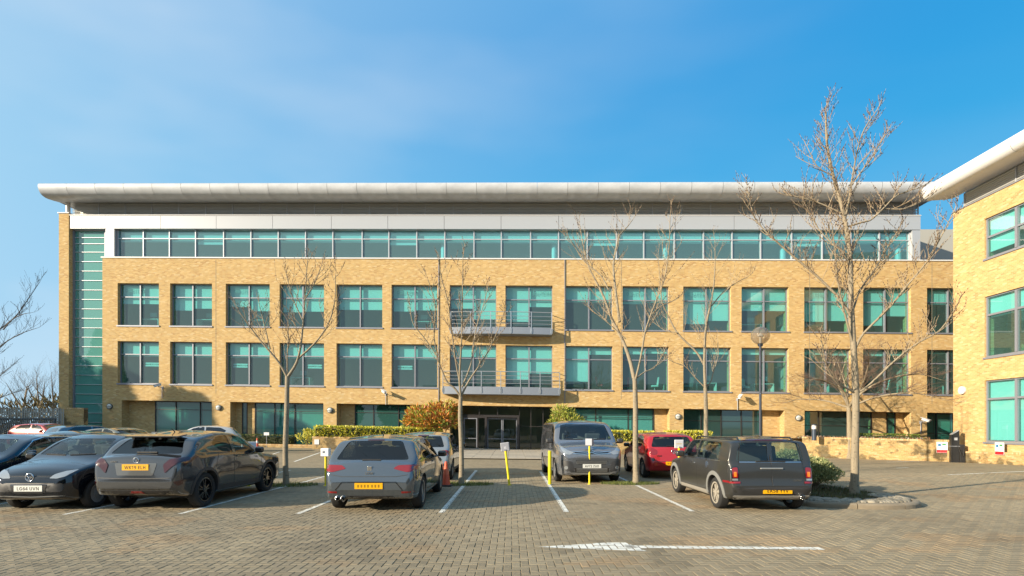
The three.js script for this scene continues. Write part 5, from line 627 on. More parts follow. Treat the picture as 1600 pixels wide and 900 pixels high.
bareTree({ seed: 8, Z: 15.1, r: 0.085, rTop: 0.065, label: 'tall bare tree leaning left at its fork between the van and the red hatchback', group: ROW, trunk: [[994, 756], [993, 700], [993, 640], [992, 595]], step: 0.26, twig: 0.75, limbs: [[0.06, [992, 597], [986, 560], [978, 530], [962, 491], [951, 453], [938, 420], [929, 399], [922, 360], [918, 323]], [0.04, [968, 503], [966, 450], [967, 399], [975, 365], [981, 344], [997, 325], [1008, 310]], [0.03, [992, 597], [1000, 560], [1006, 520], [1013, 497], [1024, 465], [1032, 442], [1036, 400], [1035, 355]], [0.02, [993, 592], [1010, 580], [1027, 573], [1043, 551]], [0.02, [951, 453], [940, 430], [915, 405], [895, 372]], [0.018, [1013, 497], [1030, 480], [1050, 470]], [0.016, [978, 530], [950, 505], [928, 488]]] });
bareTree({ seed: 13, Z: 20.4, r: 0.095, rTop: 0.07, label: 'bare tree with wide low forks rising behind the red hatchback', group: ROW, trunk: [[1103, 734], [1103, 680], [1103, 640], [1102, 606]], step: 0.32, twig: 0.95, limbs: [[0.06, [1102, 608], [1100, 562], [1103, 508], [1110, 475], [1114, 453], [1117, 415], [1117, 380]], [0.045, [1100, 570], [1090, 551], [1060, 519], [1046, 490], [1038, 470], [1036, 430], [1035, 392]], [0.025, [1102, 606], [1086, 590], [1070, 573], [1050, 566]], [0.025, [1103, 606], [1112, 596], [1117, 584], [1130, 551], [1132, 530]], [0.025, [1112, 478], [1128, 460], [1141, 448], [1168, 431], [1182, 424]], [0.02, [1060, 519], [1044, 516], [1026, 500]]] });
bareTree({ seed: 21, Z: 12.15, r: 0.09, rTop: 0.018, label: 'largest bare tree, pale trunk rising from the kerbed island beside the black estate', trunk: [[1335, 778], [1336, 700], [1337, 613], [1333, 533], [1330, 472], [1327, 388], [1316, 326], [1301, 271], [1292, 223], [1290, 175]], trunkTwigs: 0.5, step: 0.14, twig: 0.52, depth: 1, dense: 4, limbs: [
  [0.033, [1332, 500], [1316, 469], [1296, 446], [1276, 425], [1239, 392], [1215, 370], [1199, 355], [1185, 335], [1175, 290]], [0.030, [1336, 545], [1344, 525], [1378, 484], [1400, 450], [1422, 418], [1434, 390], [1446, 352]], [0.023, [1331, 490], [1352, 450], [1382, 414], [1405, 385], [1424, 360], [1440, 340]], [0.023, [1322, 355], [1345, 348], [1360, 344], [1380, 325], [1397, 308], [1430, 297]], [0.023, [1320, 345], [1324, 310], [1327, 278], [1338, 216], [1356, 185]], [0.017, [1318, 335], [1290, 318], [1262, 305], [1235, 298]],
  [0.026, [1337, 615], [1320, 608], [1298, 600], [1280, 583], [1267, 564], [1256, 540]], [0.026, [1337, 615], [1350, 606], [1364, 591], [1391, 560], [1415, 540], [1440, 524], [1450, 508], [1458, 488]], [0.026, [1333, 540], [1318, 505], [1300, 460], [1288, 420], [1272, 370]], [0.013, [1328, 400], [1312, 380], [1296, 345], [1288, 300]], [0.013, [1301, 275], [1275, 262], [1262, 240]], [0.013, [1327, 290], [1345, 265], [1358, 235]], [0.012, [1380, 326], [1405, 330], [1428, 322]]] });
bareTree({ seed: 34, Z: 33.2, r: 0.16, rTop: 0.12, name: 'spreading_tree', label: 'low spreading bare tree in the raised bed behind the low brick wall', trunk: [[1327, 690], [1327, 660], [1326, 635]], step: 0.2, twig: 1.3, depth: 2, dense: 3, thick: 1.3, lift: 0.02, bud: 0, spread: 2.5, twigMat: std([0.16, 0.11, 0.085], 0.9), limbs: [[0.09, [1326, 637], [1315, 615], [1290, 600], [1262, 594], [1245, 600]], [0.09, [1326, 637], [1338, 612], [1360, 596], [1390, 590], [1412, 600]], [0.08, [1326, 637], [1322, 605], [1310, 580], [1290, 562]], [0.08, [1327, 637], [1340, 600], [1358, 570], [1375, 556]], [0.07, [1326, 637], [1300, 625], [1270, 622], [1250, 628]], [0.07, [1326, 637], [1350, 622], [1380, 618], [1405, 630]], [0.06, [1326, 620], [1330, 585], [1332, 555]]] });
bareTree({ seed: 55, Z: 24, r: 0.16, rTop: 0.06, label: 'dark bare tree reaching in beside the timber fence', trunk: [[-60, 728], [-58, 640], [-52, 560], [-40, 470], [-36, 400]], trunkTwigs: 0.4, step: 0.3, twig: 0.9, depth: 1, dense: 4, barkMat: darkTwig, twigMat: darkTwig, limbs: [[0.035, [-55, 590], [-20, 560], [8, 535], [35, 520], [55, 512]], [0.035, [-50, 545], [-20, 520], [5, 490], [20, 455], [28, 430]], [0.028, [-56, 610], [-25, 600], [0, 590], [18, 575]], [0.028, [5, 515], [22, 500], [40, 492], [52, 490]], [0.028, [-57, 640], [-30, 630], [-5, 615], [14, 608]]] });
for (const [px, s, h, l] of [[62, 61, 612, 'far bare tree with a rounded twiggy crown beyond the fence'], [84, 67, 605, 'far bare tree close to the brick corner pier beyond the fence'], [36, 71, 622, 'low far bare tree beyond the left end of the fence']]) bareTree({ seed: s, Z: 62, r: 0.22, label: l, group: 'far trees beyond the fence', trunk: [[px, 690], [px, 655], [px, 635]], step: 0.7, twig: 2.0, depth: 2, dense: 2, thick: 1.5, bud: 0, barkMat: farTwig, twigMat: farTwig, limbs: [[0.12, [px, 640], [px - 12, 615], [px - 18, 598]], [0.12, [px, 640], [px + 10, 612], [px + 14, h - 18]], [0.12, [px, 640], [px - 2, 610], [px - 3, h - 24]], [0.1, [px, 650], [px - 20, 632], [px - 26, 620]], [0.1, [px, 650], [px + 18, 630], [px + 24, 618]]] });
// ---------------------------------------------------------------- leafy plants
function leafGeo(l, w) { const g = new THREE.BufferGeometry(); const p = [[0, 0, 0], [w / 2, l * 0.45, l * 0.06], [0, l, -l * 0.08], [-w / 2, l * 0.45, l * 0.06], [0, l * 0.5, -l * 0.05]]; const t = [0, 1, 4, 1, 2, 4, 2, 3, 4, 3, 0, 4]; g.setAttribute('position', new THREE.Float32BufferAttribute(t.flatMap((i) => p[i]), 3)); g.computeVertexNormals(); return g; }
function leaves(parent, name, spots, geo, tones, rand, transm = 0.25) { // spots: [x, y, z, outward normal, size]
  const mat = phys([1, 1, 1], 0.6, { transmission: transm, thickness: 0 }), im = new THREE.InstancedMesh(geo, mat, spots.length), m = new THREE.Matrix4(), q = new THREE.Quaternion(), up = V(0, 1, 0), d = V(0, 0, 0);
  spots.forEach(([x, y, z, n, s], i) => { d.copy(n).add(V((rand() - 0.5) * 1.3, (rand() - 0.3) * 1.3, (rand() - 0.5) * 1.3)).normalize(); q.setFromUnitVectors(up, d).multiply(new THREE.Quaternion().setFromAxisAngle(up, rand() * 6.28)); m.compose(V(x, y, z), q, V(s, s, s)); im.setMatrixAt(i, m); const c = tones[Math.floor(rand() * tones.length)], k = 0.63 + rand() * 0.42; im.setColorAt(i, rgb(c[0] * k, c[1] * k, c[2] * k)); });
  im.name = name; im.userData = { kind: 'stuff' }; shade(im); parent.add(im); return im;
}
function hedge(label, a, b, depth, h, tones, seed, group, n = 900, leaf = [0.11, 0.055]) { // a, b: [x, z] ends on the ground line, y from the lower surface
  const rand = rng(seed), t = thing('clipped_hedge', label, 'hedge', (a[0] + b[0]) / 2, a[2], (a[1] + b[1]) / 2, -Math.atan2(b[1] - a[1], b[0] - a[0]), group), L = Math.hypot(b[0] - a[0], b[1] - a[1]), spots = [];
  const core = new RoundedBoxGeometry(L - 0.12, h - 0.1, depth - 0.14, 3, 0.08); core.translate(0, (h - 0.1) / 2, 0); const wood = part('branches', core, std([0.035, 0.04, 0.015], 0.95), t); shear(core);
  for (let i = 0; i < n * L / 4; i++) { const f = rand(), x = (rand() - 0.5) * L, bump = 0.06 * (vnoise(x * 3 + seed, 0.5, seed) - 0.5); if (f < 0.42) spots.push([x, h - 0.07 + bump + rand() * 0.05 - SL * x, (rand() - 0.5) * depth, V(0, 1, 0.3), 0.8 + rand() * 0.5]); else if (f < 0.92) { const s = rand() < 0.75 ? 1 : -1; spots.push([x, rand() * h * 0.95 - SL * x, s * (depth / 2 - 0.06 + bump), V(0, 0.3, s), 0.8 + rand() * 0.5]); } else { const s = rand() < 0.5 ? 1 : -1; spots.push([s * (L / 2 - 0.05), rand() * h - SL * s * L / 2, (rand() - 0.5) * depth, V(s, 0.3, 0), 1]); } }
  leaves(t, 'leaves', spots, leafGeo(...leaf), tones, rand); return t;
}
function bush(label, x, y, z, rx, ry, rz, tones, seed, n, leaf, o = {}) {
  const rand = rng(seed), t = thing(o.name ?? 'leafy_shrub', label, 'shrub', x, y, z, 0, o.group), st = fresh(), spots = [], lift = o.lift ?? 0.15, cl = [];
  for (let k = 0; k < (o.clumps ?? 16); k++) { const a = rand() * 6.283, e = Math.asin(rand() * 1.7 - 0.7), rr = 0.55 + 0.4 * rand(); cl.push(V(rx * rr * Math.cos(e) * Math.cos(a), lift + ry * (1 + rr * Math.sin(e)), rz * rr * Math.cos(e) * Math.sin(a))); }
  for (const c of cl) tube([V((rand() - 0.5) * 0.12, -0.05, (rand() - 0.5) * 0.12), V(c.x * 0.35, c.y * 0.45, c.z * 0.35), c], o.stem ?? 0.016, 0.005, 5, st);
  for (let i = 0; i < n; i++) { const c = cl[Math.floor(rand() * cl.length)], a = rand() * 6.283, e = Math.asin(rand() * 2 - 1), r = Math.cbrt(rand()) * (o.clump ?? 0.45), d = V(Math.cos(e) * Math.cos(a), Math.sin(e), Math.cos(e) * Math.sin(a)); spots.push([c.x + d.x * r * rx, Math.max(0.03, c.y + d.y * r * ry), c.z + d.z * r * rz, d.clone().add(V(0, 0.35, 0)), 0.7 + rand() * 0.6]); }
  part('stems', build(st), bark, t); leaves(t, 'leaves', spots, leafGeo(...leaf), tones, rand, 0.3); return t;
}
const onSite = (px, py, Z) => { const x = (px - 800) / 830 * Z; return [x, G(x, -Z), -Z]; };
// planters and low walls
function lowWall(name, label, a, b, h, th, o = {}) { // brick wall with a coping of bricks on edge
  const t = thing(name, label, 'wall', a[0], 0, a[1], 0), dx = b[0] - a[0], dz = b[1] - a[1], L = Math.hypot(dx, dz), dirx = dx / L, dirz = dz / L; t.position.y = G(a[0], a[1]); t.rotation.y = -Math.atan2(dz, dx); const drop = (G(b[0], b[1]) - G(a[0], a[1])) / L + (o.tilt ?? 0);
  const sh = (g) => { const p = g.attributes.position; for (let i = 0; i < p.count; i++) p.setY(i, p.getY(i) + drop * p.getX(i)); return g; };
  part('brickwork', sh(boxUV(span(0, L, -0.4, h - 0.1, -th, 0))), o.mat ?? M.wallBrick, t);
  const n = Math.round(L / 0.078), geos = []; if (n <= 300) { const g0 = box(0.068, 0.1, th + 0.03); for (let i = 0; i < n; i++) part('coping_brick', g0, M.capBrick[Math.floor(hash(i, seedOf(label), 3) * 3)], t, (i + 0.5) * L / n, h - 0.05 + drop * (i + 0.5) * L / n, -th / 2); }
  part('coping_mortar', sh(span(0, L, h - 0.098, h - 0.008, -th - 0.004, 0.004)), M.concrete, t); return t;
}
function seedOf(s) { let h = 0; for (const c of s) h = (h * 31 + c.charCodeAt(0)) | 0; return h; }
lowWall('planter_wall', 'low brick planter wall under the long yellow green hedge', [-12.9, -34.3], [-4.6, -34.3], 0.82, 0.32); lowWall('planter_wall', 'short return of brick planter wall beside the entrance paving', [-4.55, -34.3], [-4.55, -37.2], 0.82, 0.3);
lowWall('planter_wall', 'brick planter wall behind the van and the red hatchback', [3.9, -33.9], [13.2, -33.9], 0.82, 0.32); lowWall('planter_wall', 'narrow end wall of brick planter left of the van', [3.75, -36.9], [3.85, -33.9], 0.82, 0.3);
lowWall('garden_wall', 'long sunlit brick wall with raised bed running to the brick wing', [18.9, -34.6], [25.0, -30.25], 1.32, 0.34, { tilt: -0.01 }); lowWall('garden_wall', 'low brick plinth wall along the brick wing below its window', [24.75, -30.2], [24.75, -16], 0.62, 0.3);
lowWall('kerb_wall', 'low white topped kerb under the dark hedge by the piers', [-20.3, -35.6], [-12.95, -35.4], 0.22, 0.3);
structure('planting_bed', (() => { const g = new THREE.PlaneGeometry(8.2, 3.0, 8, 2); g.rotateX(-Math.PI / 2); g.translate(-8.7, 0.72, -36); const p = g.attributes.position; for (let i = 0; i < p.count; i++) p.setY(i, p.getY(i) + G(p.getX(i), -36)); return g; })(), std([0.05, 0.035, 0.02], 0.95));
structure('planting_bed', (() => { const s = new THREE.Shape([[18.9, 34.8], [25.0, 30.5], [27.2, 36.2], [18.9, 36.8]].map((p) => new THREE.Vector2(...p))); const g = new THREE.ShapeGeometry(s), p = g.attributes.position; for (let i = 0; i < p.count; i++) p.setXYZ(i, p.getX(i), 1.2 + G(p.getX(i), -34.5), -p.getY(i)); g.computeVertexNormals(); return g; })(), std([0.07, 0.04, 0.022], 0.95));
structure('planting_bed', (() => { const g = new THREE.PlaneGeometry(9.2, 3, 8, 2); g.rotateX(-Math.PI / 2); g.translate(8.6, 0.72, -35.5); const p = g.attributes.position; for (let i = 0; i < p.count; i++) p.setY(i, p.getY(i) + G(p.getX(i), -35.5)); return g; })(), std([0.05, 0.035, 0.02], 0.95));
const yg = [[0.72, 0.66, 0.05], [0.85, 0.76, 0.09], [0.60, 0.60, 0.06], [0.34, 0.42, 0.05], [0.88, 0.80, 0.22]], dg = [[0.07, 0.11, 0.02], [0.11, 0.15, 0.03], [0.16, 0.18, 0.03]];
hedge('long variegated yellow green hedge on the brick planter left of the entrance', [-12.8, -34.75, 0.72 + G(-8.7, -34.75)], [-4.6, -34.75], 0.9, 0.72, yg, 101, 'clipped hedges by the offices', 1500, [0.15, 0.08]);
hedge('variegated yellow hedge on the planter behind the van', [4.2, -34.4, 0.72 + G(6.5, -34.4)], [9.2, -34.4], 0.9, 0.72, yg, 102, 'clipped hedges by the offices', 1500, [0.15, 0.08]); hedge('rounded yellow hedge end showing beside the roof of the red hatchback', [9.9, -34.4, 0.72 + G(11.5, -34.4)], [12.8, -34.4], 1.0, 0.78, yg, 103, 'clipped hedges by the offices', 1500, [0.15, 0.08]);
hedge('low dark green hedge on the kerb in front of the glazed bay', [-18.7, -36.2, 0.18 + G(-16.5, -36)], [-14.9, -36.2], 0.9, 0.62, dg, 104, 'clipped hedges by the offices', 1300, [0.1, 0.05]); hedge('short dark hedge under the first glazed bay behind the white car', [-24.6, -36.6, 0.1 + G(-23, -36)], [-22.6, -36.6], 0.8, 0.6, dg, 105, 'clipped hedges by the offices', 1300, [0.1, 0.05]);
hedge('low bright green hedge at the end of the raised bed beside the wing', [22.2, -34.0, 1.15 + G(23.6, -33.6)], [25.0, -32.6], 0.6, 0.42, [[0.16, 0.22, 0.02], [0.22, 0.28, 0.03], [0.10, 0.16, 0.02]], 106, 'clipped hedges by the offices', 1300, [0.09, 0.05]);
const or = [[0.75, 0.28, 0.03], [0.80, 0.38, 0.05], [0.75, 0.30, 0.05], [0.56, 0.48, 0.05], [0.44, 0.48, 0.06], [0.26, 0.34, 0.04], [0.60, 0.54, 0.08], [0.52, 0.18, 0.06]];
bush('tall shrub with orange and green leaves on the planter by the entrance', -5.0, 0.7 + G(-5, -35), -34.9, 1.95, 1.05, 0.9, or, 201, 4200, [0.30, 0.09], { lift: 0.35, clumps: 30, clump: 0.34, stem: 0.03 });
bush('green spiky shrub rising behind the van', 3.6, 0.5, -35.5, 1.15, 1.05, 0.8, [[0.30, 0.38, 0.04], [0.46, 0.50, 0.07], [0.20, 0.26, 0.03], [0.55, 0.50, 0.09]], 202, 1900, [0.26, 0.06], { lift: 0.25, clumps: 16, clump: 0.4, stem: 0.03 });
bush('small yellow green shrub at the end of the planter wall', -13.9, 0.15 + G(-14, -36), -36.0, 0.75, 0.42, 0.5, yg, 203, 700, [0.16, 0.06], { clumps: 14 });
const gg = [[0.26, 0.30, 0.11], [0.40, 0.42, 0.17], [0.56, 0.54, 0.26], [0.18, 0.23, 0.09]];
bush('dense grey green shrub with a dark stem on the kerbed island', 7.35, 0.1, -12.95, 0.54, 0.32, 0.46, gg, 204, 15000, [0.05, 0.024], { lift: 0.14, clumps: 60, clump: 0.36, stem: 0.012 }); bush('second grey green shrub partly behind the black estate', 7.35, 0.1, -14.2, 0.55, 0.36, 0.5, gg, 205, 11000, [0.05, 0.024], { lift: 0.12, clumps: 50, clump: 0.36, stem: 0.012 });
{ const rand = rng(77), sp = []; for (let i = 0; i < 1500; i++) { const x = 19.1 + rand() * 6, z = -34.3 - rand() * 1.6 + (x - 19) * 0.42; sp.push([x, 1.2 + G(x, z), z, V(0, 1, 0), 0.8 + rand()]); } const t = thing('ground_cover', 'rusty brown and green ground cover in the raised bed', 'plants', 0, 0, 0); t.userData.kind = 'stuff'; leaves(t, 'leaves', sp, leafGeo(0.14, 0.05), [[0.16, 0.07, 0.03], [0.22, 0.10, 0.04], [0.12, 0.14, 0.03], [0.5, 0.45, 0.4]], rand); }
{ const rand = rng(78), mat = std([0.24, 0.2, 0.1], 0.95), blobs = []; const t = thing('scrub_bank', 'pale yellow brown scrub beyond the timber fence', 'scrub', -50, 0, -56); t.userData.kind = 'stuff'; const sp = []; for (let i = 0; i < 3500; i++) { const x = (rand() - 0.35) * 20, h = 3.2 + 2.4 * vnoise(x * 0.3, 2, 7) + rand() * 0.6; sp.push([x, rand() * h, (rand() - 0.5) * 3, V(0, 0.6, 0.5), 0.8 + rand()]); } leaves(t, 'twigs', sp, leafGeo(0.5, 0.09), [[0.26, 0.21, 0.09], [0.18, 0.14, 0.07], [0.32, 0.27, 0.12]], rand, 0); }
// trees to the left of the car park that shade the foot of the offices
for (const [x, z, h, s] of [[-56, -26.5, 14.5, 301], [-51, -27, 13, 302], [-46.5, -26, 11.8, 303], [-42.5, -25, 11, 304]]) {
  const rand = rng(s), t = thing('evergreen_tree', 'dense evergreen tree standing off the left side of the car park', 'tree', x, G(x, z), z, 0, 'evergreens beside the car park'), st = fresh(), sp = []; tube([V(0, -0.1, 0), V(0.1, h * 0.4, 0), V(0, h * 0.95, 0)], 0.28, 0.04, 8, st); part('trunk', build(st), bark, t);
  for (let i = 0; i < 6500; i++) { const y = 0.12 + 0.88 * rand(), a = rand() * 6.283, R = (1 - y) * 3.1 + 0.5, lump = 0.75 + 0.45 * vnoise(a * 2, y * 9, s), r = Math.sqrt(rand()) * R * lump; sp.push([r * Math.cos(a), y * h, r * Math.sin(a), V(Math.cos(a), 0.2, Math.sin(a)), 1]); } leaves(t, 'crown', sp, leafGeo(0.5, 0.2), [[0.04, 0.07, 0.02], [0.06, 0.09, 0.025], [0.03, 0.05, 0.02]], rand);
}
// offices opposite, behind the camera: what the panes mirror
{
  const t = thing('opposite_offices', 'brick office block facing the car park from behind the viewpoint', 'building', 0, 0, 46, 0);
  part('wall', boxUV(span(-26, 40, -1, 10.5, 0, 14)), M.brick, t); part('roof', span(-27, 41, 10.5, 11.2, -1, 15), M.eave, t);
  for (let i = 0; i < 14; i++) for (const v of [1, 5.5]) part('window', span(-24 + i * 4.5, -21 + i * 4.5, v, v + 3, -0.04, 0.02), M.dark, t);
}
for (const [x, z, h, s] of [[-34, 44, 12, 311], [-44, 40, 10, 312], [30, 40, 9, 313], [-18, 42, 8, 314]]) { const rand = rng(s), t = thing('evergreen_tree', 'dense evergreen tree behind the viewpoint beside the opposite offices', 'tree', x, 0, z, 0, 'evergreens by the opposite offices'), st = fresh(), sp = []; tube([V(0, -0.1, 0), V(0, h * 0.5, 0), V(0, h * 0.9, 0)], 0.25, 0.04, 7, st); part('trunk', build(st), bark, t); for (let i = 0; i < 3000; i++) { const y = 0.15 + 0.85 * rand(), a = rand() * 6.283, r = Math.sqrt(rand()) * (Math.sin(Math.PI * Math.min(1, y * 1.05)) * 3.4 + 0.3); sp.push([r * Math.cos(a), y * h, r * Math.sin(a), V(Math.cos(a), 0.2, Math.sin(a)), 1.4]); } leaves(t, 'crown', sp, leafGeo(0.6, 0.3), [[0.05, 0.08, 0.02], [0.08, 0.10, 0.03]], rand); }
// ---------------------------------------------------------------- grass tufts round the tree feet, kerbed island
function grass(label, x, z, rx, rz, n, seed, y = 0, tones = [[0.13, 0.17, 0.02], [0.20, 0.22, 0.03], [0.08, 0.11, 0.015]], len = 0.07, test = () => true) { const rand = rng(seed), t = thing('grass_patch', label, 'grass', x, G(x, z) + y, z); t.userData.kind = 'stuff'; const g = new THREE.BufferGeometry(); g.setAttribute('position', new THREE.Float32BufferAttribute([-0.005, 0, 0, 0.005, 0, 0, 0.006, len, 0.012], 3)); g.computeVertexNormals(); const sp = []; while (sp.length < n) { const a = rand() * 6.283, r = Math.sqrt(rand()), px = rx * r * Math.cos(a), pz = rz * r * Math.sin(a); if (test(x + px, z + pz)) sp.push([px, 0, pz, V(0, 1.6, 0), 0.6 + rand() * 0.8]); } leaves(t, 'blades', sp, g, tones, rand, 0.2); }
grass('grass tuft round the foot of the tree beside the crossover', -6.2, -14.7, 0.85, 0.5, 1500, 401); grass('grass tuft round the foot of the tree before the entrance', -1.35, -14.9, 0.85, 0.45, 1800, 402); grass('mossy grass at the foot of the tree beside the red hatchback', 3.35, -15.1, 0.85, 0.35, 1800, 403);
{ // teardrop island: kerb stones, cobbles, soil
  const isl = [[5.95, 10.75], [6.7, 10.45], [7.4, 10.35], [8.0, 10.5], [8.35, 10.85], [8.5, 11.35], [8.48, 12.0], [8.4, 13.0], [8.2, 14.2], [7.8, 15.3], [6.8, 15.6], [5.95, 15.2], [5.9, 13]], curve = new THREE.CatmullRomCurve3(isl.map(([x, Z]) => V(x, 0, -Z)), true, 'centripetal'), pts = curve.getSpacedPoints(150);
  const t = thing('kerbed_island', 'rounded kerbed island with cobbles at the foot of the largest tree', 'planting island', 7.2, 0, -12.5), ctr = V(7.2, 0, -12.5), rand = rng(9);
  const kerbMats = [0, 1, 2].map((k) => std([0.29 + 0.03 * k, 0.235 + 0.025 * k, 0.165 + 0.02 * k], 0.9, { map: softMap, bumpMap: noiseMap, bumpScale: 0.002 }));
  const inward = (i, d) => { const a = pts[(i + 149) % 150], b = pts[(i + 1) % 150], n = V(b.z - a.z, 0, a.x - b.x).normalize(), c = pts[i % 150].clone().add(n.multiplyScalar(-d)); const s = pts[i % 150].distanceTo(ctr); return c.distanceTo(ctr) < s + 1e-6 ? c : pts[i % 150].clone().add(V(b.z - a.z, 0, a.x - b.x).normalize().multiplyScalar(d)); };
  for (let k = 0; k < 15; k++) { // each stone ten steps long
    const prof = [[0, -0.05], [0.0, 0.075], [0.02, 0.10], [0.05, 0.112], [0.13, 0.112], [0.14, 0.10], [0.14, -0.05]], pos = [], idx = [];
    for (let s = 0; s <= 10; s++) { const i = k * 10 + s, u = s === 0 ? 0.008 : s === 10 ? -0.008 : 0, a = pts[i % 150], tg = pts[(i + 1) % 150].clone().sub(pts[(i + 149) % 150]).normalize(); for (const [d, y] of prof) { const c = inward(i, d).addScaledVector(tg, u); pos.push(c.x - 7.2, y, c.z + 12.5); } }
    const n = prof.length; for (let s = 0; s < 10; s++) for (let i = 0; i + 1 < n; i++) { const a = s * n + i; idx.push(a, a + n, a + 1, a + 1, a + n, a + n + 1); } for (const s of [0, 10]) for (let i = 1; i + 1 < n; i++) idx.push(s * n, s * n + i, s * n + i + 1);
    let g = new THREE.BufferGeometry(); g.setAttribute('position', new THREE.Float32BufferAttribute(pos, 3)); g.setIndex(idx); g = g.toNonIndexed(); g.computeVertexNormals(); g = boxUV(g); part('kerb_stone', g, kerbMats[k % 3], t);
  }
  const inner = new THREE.Shape(pts.map((p, i) => inward(i, 0.12)).map((p) => new THREE.Vector2(p.x - 7.2, -(p.z + 12.5)))), sg = new THREE.ShapeGeometry(inner); sg.rotateX(-Math.PI / 2); sg.translate(0, 0.085, 0); part('soil', sg, std([0.055, 0.045, 0.022], 0.95), t);
  const cob = [0, 1, 2].map((k) => { const g = new THREE.IcosahedronGeometry(0.065, 2), p = g.attributes.position; for (let i = 0; i < p.count; i++) { const q = V(p.getX(i), p.getY(i), p.getZ(i)), f = 0.85 + 0.3 * vnoise(q.x * 30 + k * 9, q.z * 30 + q.y * 20, k); p.setXYZ(i, q.x * f * 1.25, q.y * f * 0.6, q.z * f); } g.computeVertexNormals(); return g; }), cm = [0, 1, 2, 3].map((k) => std([0.22 + 0.07 * k, 0.19 + 0.062 * k, 0.14 + 0.05 * k], 0.85, { map: softMap }));
  for (let row = 0; row < 4; row++) for (let i = 0; i < 68; i++) { const idx = Math.round((i + row * 0.5) * 150 / 132) - 8; if (idx > 40 || (row > 1 && rand() < 0.25)) continue; const p = inward(((idx % 150) + 150) % 150, 0.23 + row * 0.125 + (rand() - 0.5) * 0.03); const m = part('cobble', cob[Math.floor(rand() * 3)], cm[Math.floor(rand() * 4)], t, p.x - 7.2, 0.105, p.z + 12.5); m.rotation.y = rand() * 6.28; }
  const inPoly = (x, z) => { let c = false; const q = pts; for (let i = 0, j = 149; i < 150; j = i++) if ((q[i].z > z) !== (q[j].z > z) && x < (q[j].x - q[i].x) * (z - q[i].z) / (q[j].z - q[i].z) + q[i].x) c = !c; return c; };
  grass('dark grass covering the soil of the kerbed island', 7.15, -13.2, 1.25, 2.1, 7000, 404, 0.085, [[0.07, 0.09, 0.015], [0.11, 0.12, 0.02], [0.10, 0.07, 0.03]], 0.06, (x, z) => inPoly(x, z) && z < -10.95);
}
// ---------------------------------------------------------------- posts, signs, cone
const signTex = (fn, w = 256, h = 256) => { const c = document.createElement('canvas'); c.width = w; c.height = h; fn(c.getContext('2d'), w, h); const t = new THREE.CanvasTexture(c); t.colorSpace = THREE.SRGBColorSpace; return std([0.85, 0.85, 0.87], 0.55, { map: t }); };
const numberFace = signTex((x, w, h) => { x.fillStyle = '#dfe0e6'; x.fillRect(0, 0, w, h); x.fillStyle = '#27324a'; x.fillRect(60, 70, 90, 90); x.fillStyle = '#8fa2bd'; x.fillRect(74, 88, 60, 10); x.fillRect(74, 110, 60, 10); }), greyFace = signTex((x, w, h) => { x.fillStyle = '#9a9ca4'; x.fillRect(0, 0, w, h); x.fillStyle = '#d5d7de'; x.fillRect(90, 120, 80, 14); x.fillRect(90, 144, 60, 14); x.fillRect(90, 168, 80, 14); }), yellowText = signTex((x, w, h) => { x.fillStyle = '#d4d4da'; x.fillRect(0, 0, w, h); x.fillStyle = '#c9a52a'; x.fillRect(40, 112, 170, 24); });
function signPost(label, px, Z, topY, w, h, face, o = {}) {
  const x = (px - 800) / 830 * Z, t = thing('sign_post', label, 'sign post', x, G(x, -Z), -Z, o.turn ?? 0, 'yellow posts between the bays'); if (o.lean) t.rotation.z = o.lean;
  part('post', merge([cyl(o.r ?? 0.032, o.r ?? 0.032, topY, 14), cyl((o.r ?? 0.032) + 0.03, (o.r ?? 0.032) + 0.025, 0.012, 14)]), M.yellow, t);
  if (face) { const b = new RoundedBoxGeometry(w, h, o.d ?? 0.12, 2, 0.012); b.translate(0, topY + h / 2 - 0.05, 0); part('sign_box', b, o.back ?? M.signWhite, t); const p = new THREE.PlaneGeometry(w - 0.03, h - 0.03); p.translate(0, topY + h / 2 - 0.05, (o.d ?? 0.12) / 2 + 0.003); part('sign_face', p, face, t); part('post_clip', merge([box(0.05, 0.03, 0.04, 0, topY - 0.02, 0.03)]), M.rail, t); }
}
signPost('upright yellow post with a white box sign beside the grey hatchback', 509, 14.6, 0.86, 0.25, 0.22, numberFace, { turn: -0.25 });
signPost('leaning yellow post with a grey sign plate before the entrance', 796, 14.75, 1.0, 0.24, 0.24, greyFace, { lean: 0.115, turn: -0.1, d: 0.06, back: M.signGrey });
signPost('slim yellow post with a dark box seen in front of the van', 921, 15.0, 1.14, 0.21, 0.2, greyFace, { turn: 2.6, back: M.frame, r: 0.026 });
signPost('yellow post with a pale square sign in front of the red hatchback', 1061, 15.2, 1.06, 0.26, 0.24, yellowText, { d: 0.03 });
signPost('yellow post with a white box sign at the front wheel of the crossover', 389, 14.5, 1.0, 0.36, 0.26, numberFace, { turn: 0.5 });
{ const x = (859 - 800) / 830 * 14.85, t = thing('bollard', 'thick plain yellow bollard at the corner of the van', 'bollard', x, 0, -14.85); const s = new THREE.LatheGeometry([[0, -0.02], [0.048, -0.02], [0.048, 0.93], [0.044, 0.95], [0, 0.956]].map((p) => new THREE.Vector2(...p)), 20); part('post', s, M.yellow, t); part('base_plate', cyl(0.085, 0.08, 0.012, 16), M.steel, t); }
